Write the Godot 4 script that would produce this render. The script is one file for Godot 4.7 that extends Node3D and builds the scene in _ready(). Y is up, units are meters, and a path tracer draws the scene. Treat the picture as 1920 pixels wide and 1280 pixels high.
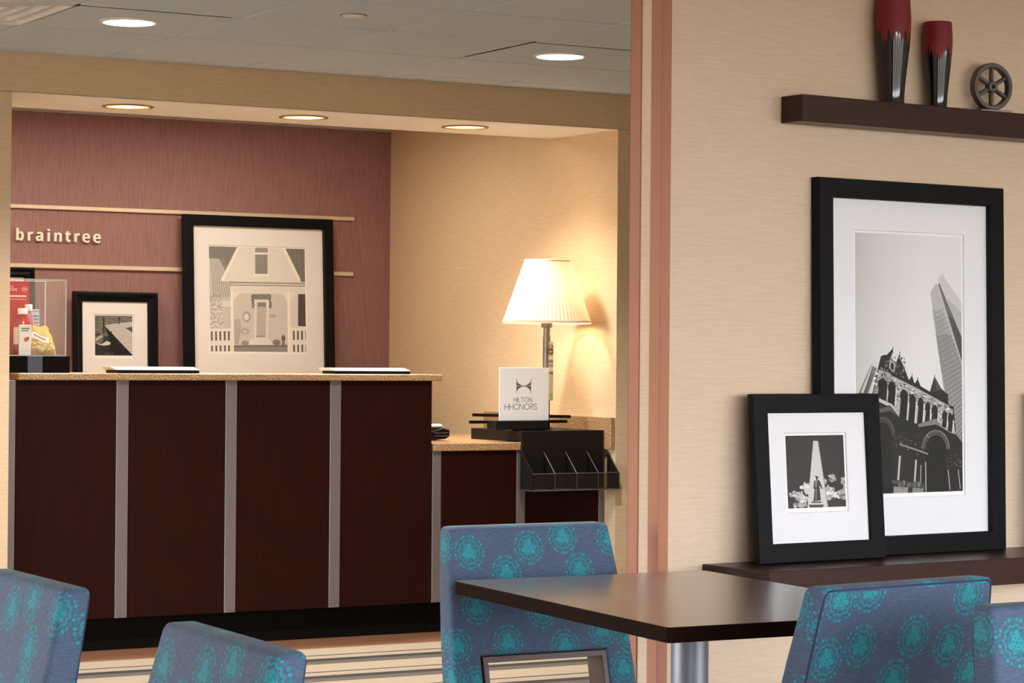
extends Node3D
# World: x runs along the reception wall, y is up, -z runs away from the camera. Metres.

# ---------------------------------------------------------------- mesh building
class MB:
	var v := PackedVector3Array()
	var n := PackedVector3Array()
	var t := PackedVector2Array()

	func tri(a: Vector3, b: Vector3, c: Vector3, ua: Vector2, ub: Vector2, uc: Vector2) -> void:
		# a, b, c run counter-clockwise seen from outside
		var nn := (b - a).cross(c - a)
		if nn.length_squared() < 1e-18:
			return
		nn = nn.normalized()
		v.append(a); v.append(c); v.append(b)
		n.append(nn); n.append(nn); n.append(nn)
		t.append(ua); t.append(uc); t.append(ub)

	func quad(a: Vector3, b: Vector3, c: Vector3, d: Vector3, ua: Vector2, ub: Vector2, uc: Vector2, ud: Vector2) -> void:
		tri(a, b, c, ua, ub, uc)
		tri(a, c, d, ua, uc, ud)

	static func planar(p: Vector3, nn: Vector3) -> Vector2:
		var a := nn.abs()
		if a.y >= a.x and a.y >= a.z:
			return Vector2(p.x, p.z)
		if a.x >= a.z:
			return Vector2(p.z, p.y)
		return Vector2(p.x, p.y)

	# a face of a convex body round `mid`, uv in metres by its main axis
	func face(pts: Array, mid: Vector3) -> void:
		var nn: Vector3 = (pts[1] - pts[0]).cross(pts[2] - pts[0])
		var c := Vector3.ZERO
		for p in pts:
			c += p
		c /= pts.size()
		var q := pts.duplicate()
		if nn.dot(c - mid) < 0.0:
			q.reverse()
			nn = -nn
		for k in range(1, q.size() - 1):
			tri(q[0], q[k], q[k + 1], planar(q[0], nn), planar(q[k], nn), planar(q[k + 1], nn))

	func box(mid: Vector3, size: Vector3, b := 0.0) -> MB:
		var h := size / 2.0
		b = minf(b, minf(h.x, minf(h.y, h.z)) * 0.95)
		var P := func(s: Vector3, axis: int) -> Vector3:
			var e := h - Vector3.ONE * b
			e[axis] = h[axis]
			return mid + e * s
		for axis in 3:
			var i := (axis + 1) % 3
			var j := (axis + 2) % 3
			for s in [-1.0, 1.0]:
				var pts := []
				for q in [[-1, -1], [1, -1], [1, 1], [-1, 1]]:
					var w := Vector3.ZERO
					w[axis] = s; w[i] = q[0]; w[j] = q[1]
					pts.append(P.call(w, axis))
				face(pts, mid)
		if b > 0.0:
			for axis in 3:
				var i := (axis + 1) % 3
				var j := (axis + 2) % 3
				for si in [-1.0, 1.0]:
					for sj in [-1.0, 1.0]:
						var w0 := Vector3.ZERO
						w0[i] = si; w0[j] = sj; w0[axis] = -1.0
						var w1 := w0
						w1[axis] = 1.0
						face([P.call(w0, i), P.call(w1, i), P.call(w1, j), P.call(w0, j)], mid)
			for sx in [-1.0, 1.0]:
				for sy in [-1.0, 1.0]:
					for sz in [-1.0, 1.0]:
						var w := Vector3(sx, sy, sz)
						face([P.call(w, 0), P.call(w, 1), P.call(w, 2)], mid)
		return self

	func span(a: Vector3, b: Vector3, bev := 0.0) -> MB:
		return box((a + b) / 2.0, (b - a).abs(), bev)

	# profile points (radius, height); seg sides; u runs round, v along the profile 0..1
	func lathe(prof: Array, seg := 40, at := Vector3.ZERO, wave := 0, depth := 0.0) -> MB:
		var total := 0.0
		var cum := [0.0]
		for k in range(1, prof.size()):
			total += prof[k].distance_to(prof[k - 1])
			cum.append(total)
		for k in prof.size() - 1:
			for s in seg:
				var f0 := float(s) / seg
				var f1 := float(s + 1) / seg
				var w0 := 1.0 + (depth * cos(f0 * TAU * wave) if wave else 0.0)
				var w1 := 1.0 + (depth * cos(f1 * TAU * wave) if wave else 0.0)
				var P := func(r: float, y: float, f: float) -> Vector3: return at + Vector3(r * cos(f * TAU), y, -r * sin(f * TAU))
				var p: Vector2 = prof[k]
				var q: Vector2 = prof[k + 1]
				quad(P.call(p.x * w0, p.y, f0), P.call(p.x * w1, p.y, f1), P.call(q.x * w1, q.y, f1), P.call(q.x * w0, q.y, f0),
					Vector2(f0, cum[k] / total), Vector2(f1, cum[k] / total), Vector2(f1, cum[k + 1] / total), Vector2(f0, cum[k + 1] / total))
		return self

	func tube(pts: Array, r: float, seg := 8) -> MB:
		for k in pts.size() - 1:
			var a: Vector3 = pts[k]
			var b: Vector3 = pts[k + 1]
			var d := (b - a).normalized()
			var s := d.cross(Vector3.UP if absf(d.y) < 0.9 else Vector3.RIGHT).normalized()
			var u := s.cross(d)
			for i in seg:
				var e0 := s * cos(TAU * i / seg) + u * sin(TAU * i / seg)
				var e1 := s * cos(TAU * (i + 1) / seg) + u * sin(TAU * (i + 1) / seg)
				face([a + e0 * r, a + e1 * r, b + e1 * r, b + e0 * r], (a + b) / 2.0)
		return self

	# outline (counter-clockwise, in x and y) given thickness with rounded or chamfered edges, centred on z = 0
	func slab(poly: PackedVector2Array, thick: float, r: float, steps := 1, offset := Vector2.ZERO) -> MB:
		var m := poly.size()
		var inward := PackedVector2Array()
		for k in m:
			var e0 := (poly[k] - poly[(k + m - 1) % m]).normalized()
			var e1 := (poly[(k + 1) % m] - poly[k]).normalized()
			var n0 := Vector2(-e0.y, e0.x)
			var n1 := Vector2(-e1.y, e1.x)
			inward.append((n0 + n1) / maxf(0.35, 1.0 + n0.dot(n1)))
		var loops := []  # [inset, z, run]
		for k in range(steps + 1):
			var a := PI / 2 * k / steps
			loops.append([r * (1.0 - sin(a)), thick / 2.0 - r * (1.0 - cos(a))])
		var back := loops.duplicate()
		back.reverse()
		for l in back:
			loops.append([l[0], -l[1]])
		var P := func(k: int, l: Array) -> Vector3:
			var q: Vector2 = poly[k % m] + inward[k % m] * l[0]
			return Vector3(q.x, q.y, l[1])
		var U := func(k: int, l: Array) -> Vector2:
			var q: Vector2 = poly[k % m] + inward[k % m] * (l[0] - (thick / 2.0 - l[1]))
			return q + offset
		for i in loops.size() - 1:
			for k in m:
				var a = loops[i]
				var b = loops[i + 1]
				quad(P.call(k, a), P.call(k, b), P.call(k + 1, b), P.call(k + 1, a), U.call(k, a), U.call(k, b), U.call(k + 1, b), U.call(k + 1, a))
		for side in [0, loops.size() - 1]:
			var l = loops[side]
			var flat := PackedVector2Array()
			for k in m:
				flat.append(poly[k] + inward[k] * l[0])
			var idx := Geometry2D.triangulate_polygon(flat)
			for k in range(0, idx.size(), 3):
				var p := [flat[idx[k]], flat[idx[k + 1]], flat[idx[k + 2]]]
				var up: bool = (p[1] - p[0]).cross(p[2] - p[0]) > 0.0
				if up != (side == 0):
					p.reverse()
				var back_shift := Vector2.ZERO if side == 0 else Vector2(0.11, 0.07)
				tri(Vector3(p[0].x, p[0].y, l[1]), Vector3(p[1].x, p[1].y, l[1]), Vector3(p[2].x, p[2].y, l[1]), p[0] + offset + back_shift, p[1] + offset + back_shift, p[2] + offset + back_shift)
		return self

	# a mitred frame round a w x h rectangle standing on y = 0; profile points (inset from the outer edge, z)
	func ring(w: float, h: float, prof: Array) -> MB:
		for k in prof.size() - 1:
			var a: Vector2 = prof[k]
			var b: Vector2 = prof[k + 1]
			var A := [Vector3(-w / 2 + a.x, a.x, a.y), Vector3(w / 2 - a.x, a.x, a.y), Vector3(w / 2 - a.x, h - a.x, a.y), Vector3(-w / 2 + a.x, h - a.x, a.y)]
			var B := [Vector3(-w / 2 + b.x, b.x, b.y), Vector3(w / 2 - b.x, b.x, b.y), Vector3(w / 2 - b.x, h - b.x, b.y), Vector3(-w / 2 + b.x, h - b.x, b.y)]
			for s in 4:
				var e := (s + 1) % 4
				var along := func(p: Vector3) -> float: return p.x if s % 2 == 0 else p.y
				quad(A[s], A[e], B[e], B[s], Vector2(along.call(A[s]), a.x), Vector2(along.call(A[e]), a.x), Vector2(along.call(B[e]), b.x), Vector2(along.call(B[s]), b.x))
		return self

	# horizontal plate seen from below with a round hole; rect in x and z
	func holed(x0: float, x1: float, z0: float, z1: float, y: float, hole: Vector2, r: float) -> MB:
		var ang := []
		for k in 40:
			ang.append(TAU * k / 40.0)
		for c in [Vector2(x0, z0), Vector2(x1, z0), Vector2(x1, z1), Vector2(x0, z1)]:
			ang.append(fposmod((c - hole).angle(), TAU))
		ang.sort()
		for k in ang.size():
			var e := []
			for a in [ang[k], ang[(k + 1) % ang.size()]]:
				var d := Vector2(cos(a), sin(a))
				var f := 1e9
				if absf(d.x) > 1e-6:
					f = minf(f, ((x1 if d.x > 0 else x0) - hole.x) / d.x)
				if absf(d.y) > 1e-6:
					f = minf(f, ((z1 if d.y > 0 else z0) - hole.y) / d.y)
				e.append([hole + d * r, hole + d * f])
			var p := []
			for q in [e[0][0], e[0][1], e[1][1], e[1][0]]:
				p.append(Vector3(q.x, y, q.y))
			face(p, Vector3((x0 + x1) / 2, y + 1.0, (z0 + z1) / 2))
		return self

	func panel(w: float, h: float, y: float, z: float, cx := 0.0) -> MB:  # an upright rectangle facing +z, uv 0..1 with v down
		quad(Vector3(cx - w / 2, y, z), Vector3(cx + w / 2, y, z), Vector3(cx + w / 2, y + h, z), Vector3(cx - w / 2, y + h, z), Vector2(0, 1), Vector2(1, 1), Vector2(1, 0), Vector2(0, 0))
		return self

	func bend(f: Callable) -> MB:
		for k in v.size():
			v[k] = f.call(v[k])
		for k in range(0, v.size(), 3):
			var nn := (v[k + 2] - v[k]).cross(v[k + 1] - v[k]).normalized()
			n[k] = nn; n[k + 1] = nn; n[k + 2] = nn
		return self

	func mesh(smooth := 0.0) -> ArrayMesh:
		var nn := n
		if smooth > 0.0:
			nn = n.duplicate()
			var at := {}
			for k in v.size():
				var key := Vector3i((v[k] * 20000.0).round())
				if not at.has(key):
					at[key] = []
				at[key].append(k)
			var lim := cos(deg_to_rad(smooth))
			for key in at:
				for k in at[key]:
					var s := Vector3.ZERO
					for j in at[key]:
						if n[k].dot(n[j]) > lim:
							s += n[j]
					nn[k] = s.normalized()
		var arr := []
		arr.resize(Mesh.ARRAY_MAX)
		arr[Mesh.ARRAY_VERTEX] = v
		arr[Mesh.ARRAY_NORMAL] = nn
		arr[Mesh.ARRAY_TEX_UV] = t
		var m := ArrayMesh.new()
		m.add_surface_from_arrays(Mesh.PRIMITIVE_TRIANGLES, arr)
		return m


# ---------------------------------------------------------------- flat print
class Pic:  # a small drawing board, drawn at twice its size
	var im: Image
	var w: int
	var h: int
	func _init(width: int, height: int, bg: Color) -> void:
		w = width; h = height
		im = Image.create_empty(w * 2, h * 2, false, Image.FORMAT_RGB8)
		im.fill(bg)
	func poly(pts: Array, c: Color) -> void:
		var lo := 1e9
		var hi := -1e9
		for p in pts:
			lo = minf(lo, p.y); hi = maxf(hi, p.y)
		var m := pts.size()
		for y in range(maxi(0, floori(lo * 2)), mini(h * 2, ceili(hi * 2))):
			var yy := (y + 0.5) / 2.0
			var xs := []
			for k in m:
				var a: Vector2 = pts[k]
				var b: Vector2 = pts[(k + 1) % m]
				if (a.y <= yy) != (b.y <= yy):
					xs.append(a.x + (yy - a.y) / (b.y - a.y) * (b.x - a.x))
			xs.sort()
			for k in range(0, xs.size() - 1, 2):
				var x0 := roundi(xs[k] * 2)
				var x1 := roundi(xs[k + 1] * 2)
				if x1 > x0:
					im.fill_rect(Rect2i(x0, y, x1 - x0, 1), c)
	func line(a: Vector2, b: Vector2, width: float, c: Color) -> void:
		var d := (b - a).normalized() * width / 2
		var s := Vector2(-d.y, d.x)
		poly([a + s - d, b + s + d, b - s + d, a - s - d], c)
	func path(pts: Array, width: float, c: Color) -> void:
		for k in pts.size() - 1:
			line(pts[k], pts[k + 1], width, c)
	func ell(c: Vector2, rx: float, ry: float, col: Color, n := 20) -> void:
		var pts := []
		for k in n:
			pts.append(c + Vector2(cos(TAU * k / n) * rx, sin(TAU * k / n) * ry))
		poly(pts, col)
	func tex() -> ImageTexture:
		var o: Image = im.duplicate()
		o.shrink_x2()
		return ImageTexture.create_from_image(o)


static func g(x: float) -> Color:  # a grey of the prints
	return Color(x, x * 0.985, x * 0.97)


static func quadmap(q: Array, p: Vector2) -> Vector2:
	return q[0].lerp(q[1], p.x).lerp(q[3].lerp(q[2], p.x), p.y)


# noise of a given grain: fine across, long along; grey bytes
func grain(w: int, h: int, gw: int, gh: int, sd: int, freq := 0.12) -> PackedByteArray:
	var fn := FastNoiseLite.new()
	fn.seed = sd
	fn.noise_type = FastNoiseLite.TYPE_SIMPLEX_SMOOTH
	fn.frequency = freq
	fn.fractal_octaves = 3
	var im := fn.get_seamless_image(gw, gh)
	im.convert(Image.FORMAT_L8)
	im.resize(w, h, Image.INTERPOLATE_CUBIC)
	return im.get_data()


func two_grain(w: int, h: int, a: PackedByteArray, b: PackedByteArray, k: float, lo: Color, hi: Color) -> ImageTexture:
	var out := PackedByteArray()
	out.resize(w * h * 3)
	for i in w * h:
		var f := (a[i] * k + b[i] * (1.0 - k)) / 255.0
		f = clampf((f - 0.5) * 1.6 + 0.5, 0.0, 1.0)
		out[i * 3] = int(lerpf(lo.r8, hi.r8, f))
		out[i * 3 + 1] = int(lerpf(lo.g8, hi.g8, f))
		out[i * 3 + 2] = int(lerpf(lo.b8, hi.b8, f))
	return ImageTexture.create_from_image(Image.create_from_data(w, h, false, Image.FORMAT_RGB8, out))


func mat(c: Color, rough := 0.6, metal := 0.0, tex: Texture2D = null, period := Vector2.ONE) -> StandardMaterial3D:
	var m := StandardMaterial3D.new()
	m.albedo_color = c
	m.roughness = rough
	m.metallic = metal
	if tex:
		m.albedo_color = Color.WHITE
		m.albedo_texture = tex
		m.uv1_scale = Vector3(1.0 / period.x, 1.0 / period.y, 1)
	return m


func rgb(r: int, gg: int, b: int) -> Color:
	return Color8(r, gg, b)


# ---------------------------------------------------------------- nodes
var M := {}
var used := {}

func numbered(called: String) -> String:
	var k: int = used.get(called, 0)
	used[called] = k + 1
	return called if k == 0 else "%s_%03d" % [called, k]


func tag(o: Node3D, label: String, category: String, group := "") -> void:
	o.set_meta("label", label)
	o.set_meta("category", category)
	if group:
		o.set_meta("group", group)


func thing(called: String, label: String, category: String, at: Vector3, turn := 0.0, group := "") -> Node3D:
	var o := Node3D.new()
	o.name = numbered(called)
	add_child(o)
	o.position = at
	o.rotation.y = turn
	tag(o, label, category, group)
	return o


func part(called: String, mesh: Mesh, m: Material, parent: Node3D, at := Vector3.ZERO) -> MeshInstance3D:
	var o := MeshInstance3D.new()
	o.name = called
	o.mesh = mesh
	o.material_override = null
	for k in mesh.get_surface_count():
		o.set_surface_override_material(k, m)
	parent.add_child(o, true)
	o.position = at
	return o


func struct(called: String, mesh: Mesh, m: Material, label := "") -> MeshInstance3D:
	var o := part(numbered(called), mesh, m, self)
	o.set_meta("kind", "structure")
	if label:
		o.set_meta("label", label)
	return o


func dup(src: Node3D, at: Vector3, turn: float, label: String) -> Node3D:
	var r: Node3D = src.duplicate()
	r.name = numbered(str(src.name))
	add_child(r)
	r.position = at
	r.rotation.y = turn
	r.set_meta("label", label)
	return r


# ---------------------------------------------------------------- the picture wall (turned a little against the reception wall)
const TURN := 0.085
func wing(u: float, y: float, off: float) -> Vector3:
	return Vector3(3.4126, y, -4.9907) + Vector3(cos(TURN), 0, -sin(TURN)) * u + Vector3(sin(TURN), 0, cos(TURN)) * off


func _ready() -> void:
	seed(7)
	# ---- camera
	var cam := Camera3D.new()
	cam.name = "camera"
	add_child(cam)
	cam.transform = Transform3D(Basis(Vector3.UP, -0.521087) * Basis(Vector3.RIGHT, 0.005244) * Basis(Vector3.BACK, 0.008284), Vector3(0, 1.2427, 0))
	cam.fov = rad_to_deg(2.0 * atan(640.0 / 4582.34))
	cam.near = 0.05
	cam.far = 100.0
	cam.current = true
	# ---- sky and exposure
	var env := Environment.new()
	env.background_mode = Environment.BG_SKY
	var sky := Sky.new()
	var sm := ProceduralSkyMaterial.new()
	sm.sky_top_color = rgb(196, 212, 235)
	sm.sky_horizon_color = rgb(240, 240, 240)
	sm.ground_horizon_color = rgb(190, 186, 178)
	sm.ground_bottom_color = rgb(150, 146, 138)
	sm.sky_energy_multiplier = 3.85
	sm.ground_energy_multiplier = 3.0
	sky.sky_material = sm
	env.sky = sky
	env.tonemap_mode = Environment.TONE_MAPPER_LINEAR
	env.tonemap_exposure = 1.0
	env.sdfgi_enabled = true
	env.ssao_enabled = true
	env.ssil_enabled = true
	var we := WorldEnvironment.new()
	we.name = "world"
	we.environment = env
	add_child(we)

	materials()
	shell()
	ceiling()
	lights()
	reception()
	desk_things()
	picture_wall()
	dining()


# ---------------------------------------------------------------- materials
func materials() -> void:
	var w1 := grain(512, 512, 40, 512, 11, 0.25)
	var w2 := grain(512, 512, 160, 256, 12, 0.2)
	M.paper = mat(Color.WHITE, 0.75, 0.0, two_grain(512, 512, w1, w2, 0.75, rgb(210, 183, 155), rgb(220, 195, 168)), Vector2(1.4, 0.62))
	M.paper_gold = mat(Color.WHITE, 0.75, 0.0, two_grain(512, 512, w1, w2, 0.75, rgb(206, 178, 143), rgb(220, 194, 160)), Vector2(1.4, 0.62))
	var v1 := grain(512, 512, 512, 24, 21, 0.25)
	var v2 := grain(512, 512, 256, 128, 22, 0.2)
	M.maroon = mat(Color.WHITE, 0.6, 0.0, two_grain(512, 512, v1, v2, 0.8, rgb(134, 94, 93), rgb(158, 117, 113)), Vector2(0.9, 1.3))
	M.panel_wood = mat(Color.WHITE, 0.42, 0.0, two_grain(512, 512, v1, v2, 0.85, rgb(28, 7, 5), rgb(47, 13, 8)), Vector2(0.5, 1.6))
	var h1 := grain(512, 512, 20, 512, 31, 0.2)
	M.panel_wood.metallic_specular = 0.25
	M.espresso = mat(Color.WHITE, 0.33, 0.0, two_grain(512, 512, h1, w2, 0.8, rgb(44, 22, 18), rgb(66, 36, 30)), Vector2(1.2, 0.25))
	M.espresso.metallic_specular = 0.35
	M.table = mat(Color.WHITE, 0.3, 0.0, two_grain(512, 512, h1, w2, 0.8, rgb(52, 27, 19), rgb(74, 42, 30)), Vector2(1.2, 0.3))
	M.table.clearcoat_enabled = true
	M.table.clearcoat = 1.0
	M.table.clearcoat_roughness = 0.26
	M.edge_band = mat(rgb(30, 14, 10), 0.55)
	M.edge_band.metallic_specular = 0.12
	M.chair_wood = mat(Color.WHITE, 0.4, 0.0, two_grain(256, 256, grain(256, 256, 16, 256, 33, 0.2), grain(256, 256, 128, 128, 34), 0.8, rgb(58, 32, 26), rgb(86, 52, 42)), Vector2(0.3, 0.1))
	M.threshold = mat(Color.WHITE, 0.5, 0.0, two_grain(256, 256, grain(256, 256, 12, 256, 35, 0.2), grain(256, 256, 128, 128, 36), 0.8, rgb(104, 68, 46), rgb(142, 98, 70)), Vector2(1.2, 0.2))
	var s1 := grain(512, 512, 512, 512, 41, 0.07)
	var s2 := grain(512, 512, 512, 512, 42, 0.15)
	M.granite = mat(Color.WHITE, 0.35, 0.0, two_grain(512, 512, s1, s2, 0.5, rgb(84, 54, 30), rgb(244, 206, 158)), Vector2(0.35, 0.35))
	M.strip = mat(rgb(132, 124, 124), 0.42, 0.6)
	M.rail = mat(rgb(226, 206, 184), 0.4, 0.3)
	M.white_letter = mat(rgb(236, 228, 214), 0.5)
	M.plinth = mat(rgb(12, 9, 9), 0.6)
	M.plinth.metallic_specular = 0.2
	M.copper = mat(rgb(172, 110, 80), 0.55)
	M.tile = mat(Color.WHITE, 0.9, 0.0, two_grain(256, 256, grain(256, 256, 256, 256, 51, 0.5), grain(256, 256, 128, 128, 52, 0.3), 0.6, rgb(174, 184, 194), rgb(190, 199, 208)), Vector2(0.2, 0.2))
	M.tee = mat(rgb(190, 190, 188), 0.6)
	M.drywall = mat(rgb(230, 226, 220), 0.85)
	M.white_wall = mat(rgb(222, 210, 194), 0.8)
	M.white_metal = mat(rgb(214, 210, 202), 0.45)
	M.reflector = mat(rgb(214, 210, 202), 0.35, 0.5)
	M.brass = mat(rgb(150, 112, 62), 0.35, 0.8)
	M.reflector_warm = mat(rgb(240, 214, 164), 0.3, 0.7)
	M.black = mat(rgb(17, 17, 19), 0.4)
	M.black.metallic_specular = 0.22
	M.black_plastic = mat(rgb(28, 24, 22), 0.45)
	M.black_plastic.metallic_specular = 0.3
	M.slate = mat(rgb(70, 76, 94), 0.5)
	M.mat_board = mat(rgb(230, 228, 230), 0.8)
	M.glass = mat(Color(1, 1, 1, 0.02), 0.02)
	M.glass.metallic_specular = 0.3
	M.glass.transparency = BaseMaterial3D.TRANSPARENCY_ALPHA
	M.acrylic = mat(Color(0.95, 0.98, 1.0, 0.03), 0.03)
	M.acrylic.metallic_specular = 0.25
	M.acrylic.transparency = BaseMaterial3D.TRANSPARENCY_ALPHA
	M.smoke = mat(Color(0.1, 0.09, 0.09, 0.35), 0.08)
	M.smoke.transparency = BaseMaterial3D.TRANSPARENCY_ALPHA
	M.edge = mat(Color(0.86, 0.88, 0.9, 0.7), 0.4)
	M.edge.transparency = BaseMaterial3D.TRANSPARENCY_ALPHA
	M.grey_metal = mat(rgb(128, 122, 116), 0.4, 0.6)
	M.post = mat(rgb(138, 140, 148), 0.45, 0.75)
	M.shade = mat(rgb(236, 224, 202), 0.8)
	M.shade.backlight_enabled = true
	M.shade.backlight = Color(0.66, 0.63, 0.57)
	M.iron = mat(rgb(84, 74, 70), 0.45, 0.4)
	M.paper_card = mat(rgb(240, 238, 236), 0.6)
	M.frame_glass = M.glass
	M.fabric = fabric_material()
	M.piping = mat(rgb(38, 48, 78), 0.8)
	M.carpet = carpet_material()


func fabric_material() -> StandardMaterial3D:
	var W := 1024
	var H := 872
	var base := two_grain(1024, 872, grain(1024, 872, 40, 600, 61, 0.5), grain(1024, 872, 512, 96, 62, 0.4), 0.72, rgb(52, 65, 88), rgb(84, 100, 124))
	var p := Pic.new(W, H, rgb(76, 88, 120))
	var bi := base.get_image()
	bi.resize(W * 2, H * 2, Image.INTERPOLATE_BILINEAR)
	p.im = bi
	var teal := [rgb(24, 122, 132), rgb(32, 134, 142), rgb(16, 106, 118)]
	var dark := rgb(56, 78, 112)
	var px := W / 0.47
	for c in [[-0.173, 0.058], [-0.012, 0.052], [0.084, 0.03], [0.217, 0.039], [-0.079, 0.108], [0.121, 0.108], [-0.168, 0.184], [0.004, 0.2], [-0.095, 0.265], [0.058, 0.282], [0.165, 0.25], [-0.23, 0.268], [-0.188, 0.353], [0.212, 0.34], [-0.045, 0.36], [0.128, 0.176]]:
		for ox in [-1, 0, 1]:
			for oy in [-1, 0, 1]:
				var at := Vector2((c[0] + 0.235) * px + ox * W, c[1] * px + oy * H)
				var R := 0.0405 * px
				if at.x < -R or at.x > W + R or at.y < -R or at.y > H + R:
					continue
				p.ell(at, R * 0.44, R * 0.44, teal[1], 24)
				for k in 9:
					p.ell(at + Vector2.from_angle(TAU * k / 9) * R * 0.4, R * 0.12, R * 0.12, teal[k % 3], 10)
				for k in 9:
					p.ell(at + Vector2.from_angle(TAU * (k + 0.5) / 9) * R * 0.35, R * 0.035, R * 0.035, dark, 8)
				for k in 6:
					p.ell(at + Vector2.from_angle(TAU * (k + 0.2) / 6) * R * 0.19, R * 0.04, R * 0.04, dark, 8)
				p.ell(at, R * 0.07, R * 0.07, teal[2], 8)
				var ringp := []
				for k in 73:
					ringp.append(at + Vector2.from_angle(TAU * k / 72) * R * (0.66 + 0.045 * sin(TAU * k / 72 * 12)))
				p.path(ringp, R * 0.09, teal[0])
				for k in 27:
					p.ell(at + Vector2.from_angle(TAU * k / 27) * R * 0.92, R * 0.085, R * 0.085, teal[(k * 7) % 3], 10)
				for k in 12:
					p.ell(at + Vector2.from_angle(TAU * (k + 0.5) / 12) * R * 0.54, R * 0.04, R * 0.04, teal[2], 8)
	var m := mat(Color.WHITE, 0.8, 0.0, p.tex(), Vector2(0.47, -0.4))
	m.uv1_offset = Vector3(0.5, 0.84 / 0.4, 0)
	m.rim_enabled = true
	m.rim = 0.12
	m.rim_tint = 0.4
	return m


func carpet_material() -> StandardMaterial3D:
	var h := 512
	var w := 256
	var n1 := grain(w, h, 24, 256, 71, 0.5)
	var n2 := grain(w, h, 256, 512, 72, 0.6)
	var out := PackedByteArray()
	out.resize(w * h * 3)
	var edges := [0.205, 0.227, 0.315, 0.385, 0.475]
	var cols := [rgb(144, 129, 110), rgb(44, 36, 30), rgb(140, 126, 109), rgb(26, 22, 20), rgb(76, 68, 60)]
	for y in h:
		var d := 0.475 * y / h
		var k := 0
		while d > edges[k]:
			k += 1
		for x in w:
			var i := y * w + x
			var f := 0.84 + 0.32 * (n1[i] * 0.5 + n2[i] * 0.5) / 255.0
			out[i * 3] = int(minf(255, cols[k].r8 * f))
			out[i * 3 + 1] = int(minf(255, cols[k].g8 * f))
			out[i * 3 + 2] = int(minf(255, cols[k].b8 * f))
	var t := ImageTexture.create_from_image(Image.create_from_data(w, h, false, Image.FORMAT_RGB8, out))
	var m := mat(Color.WHITE, 0.95, 0.0, t, Vector2(0.6, 0.475))
	m.uv1_offset = Vector3(0, 9.315 / 0.475, 0)
	return m


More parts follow.
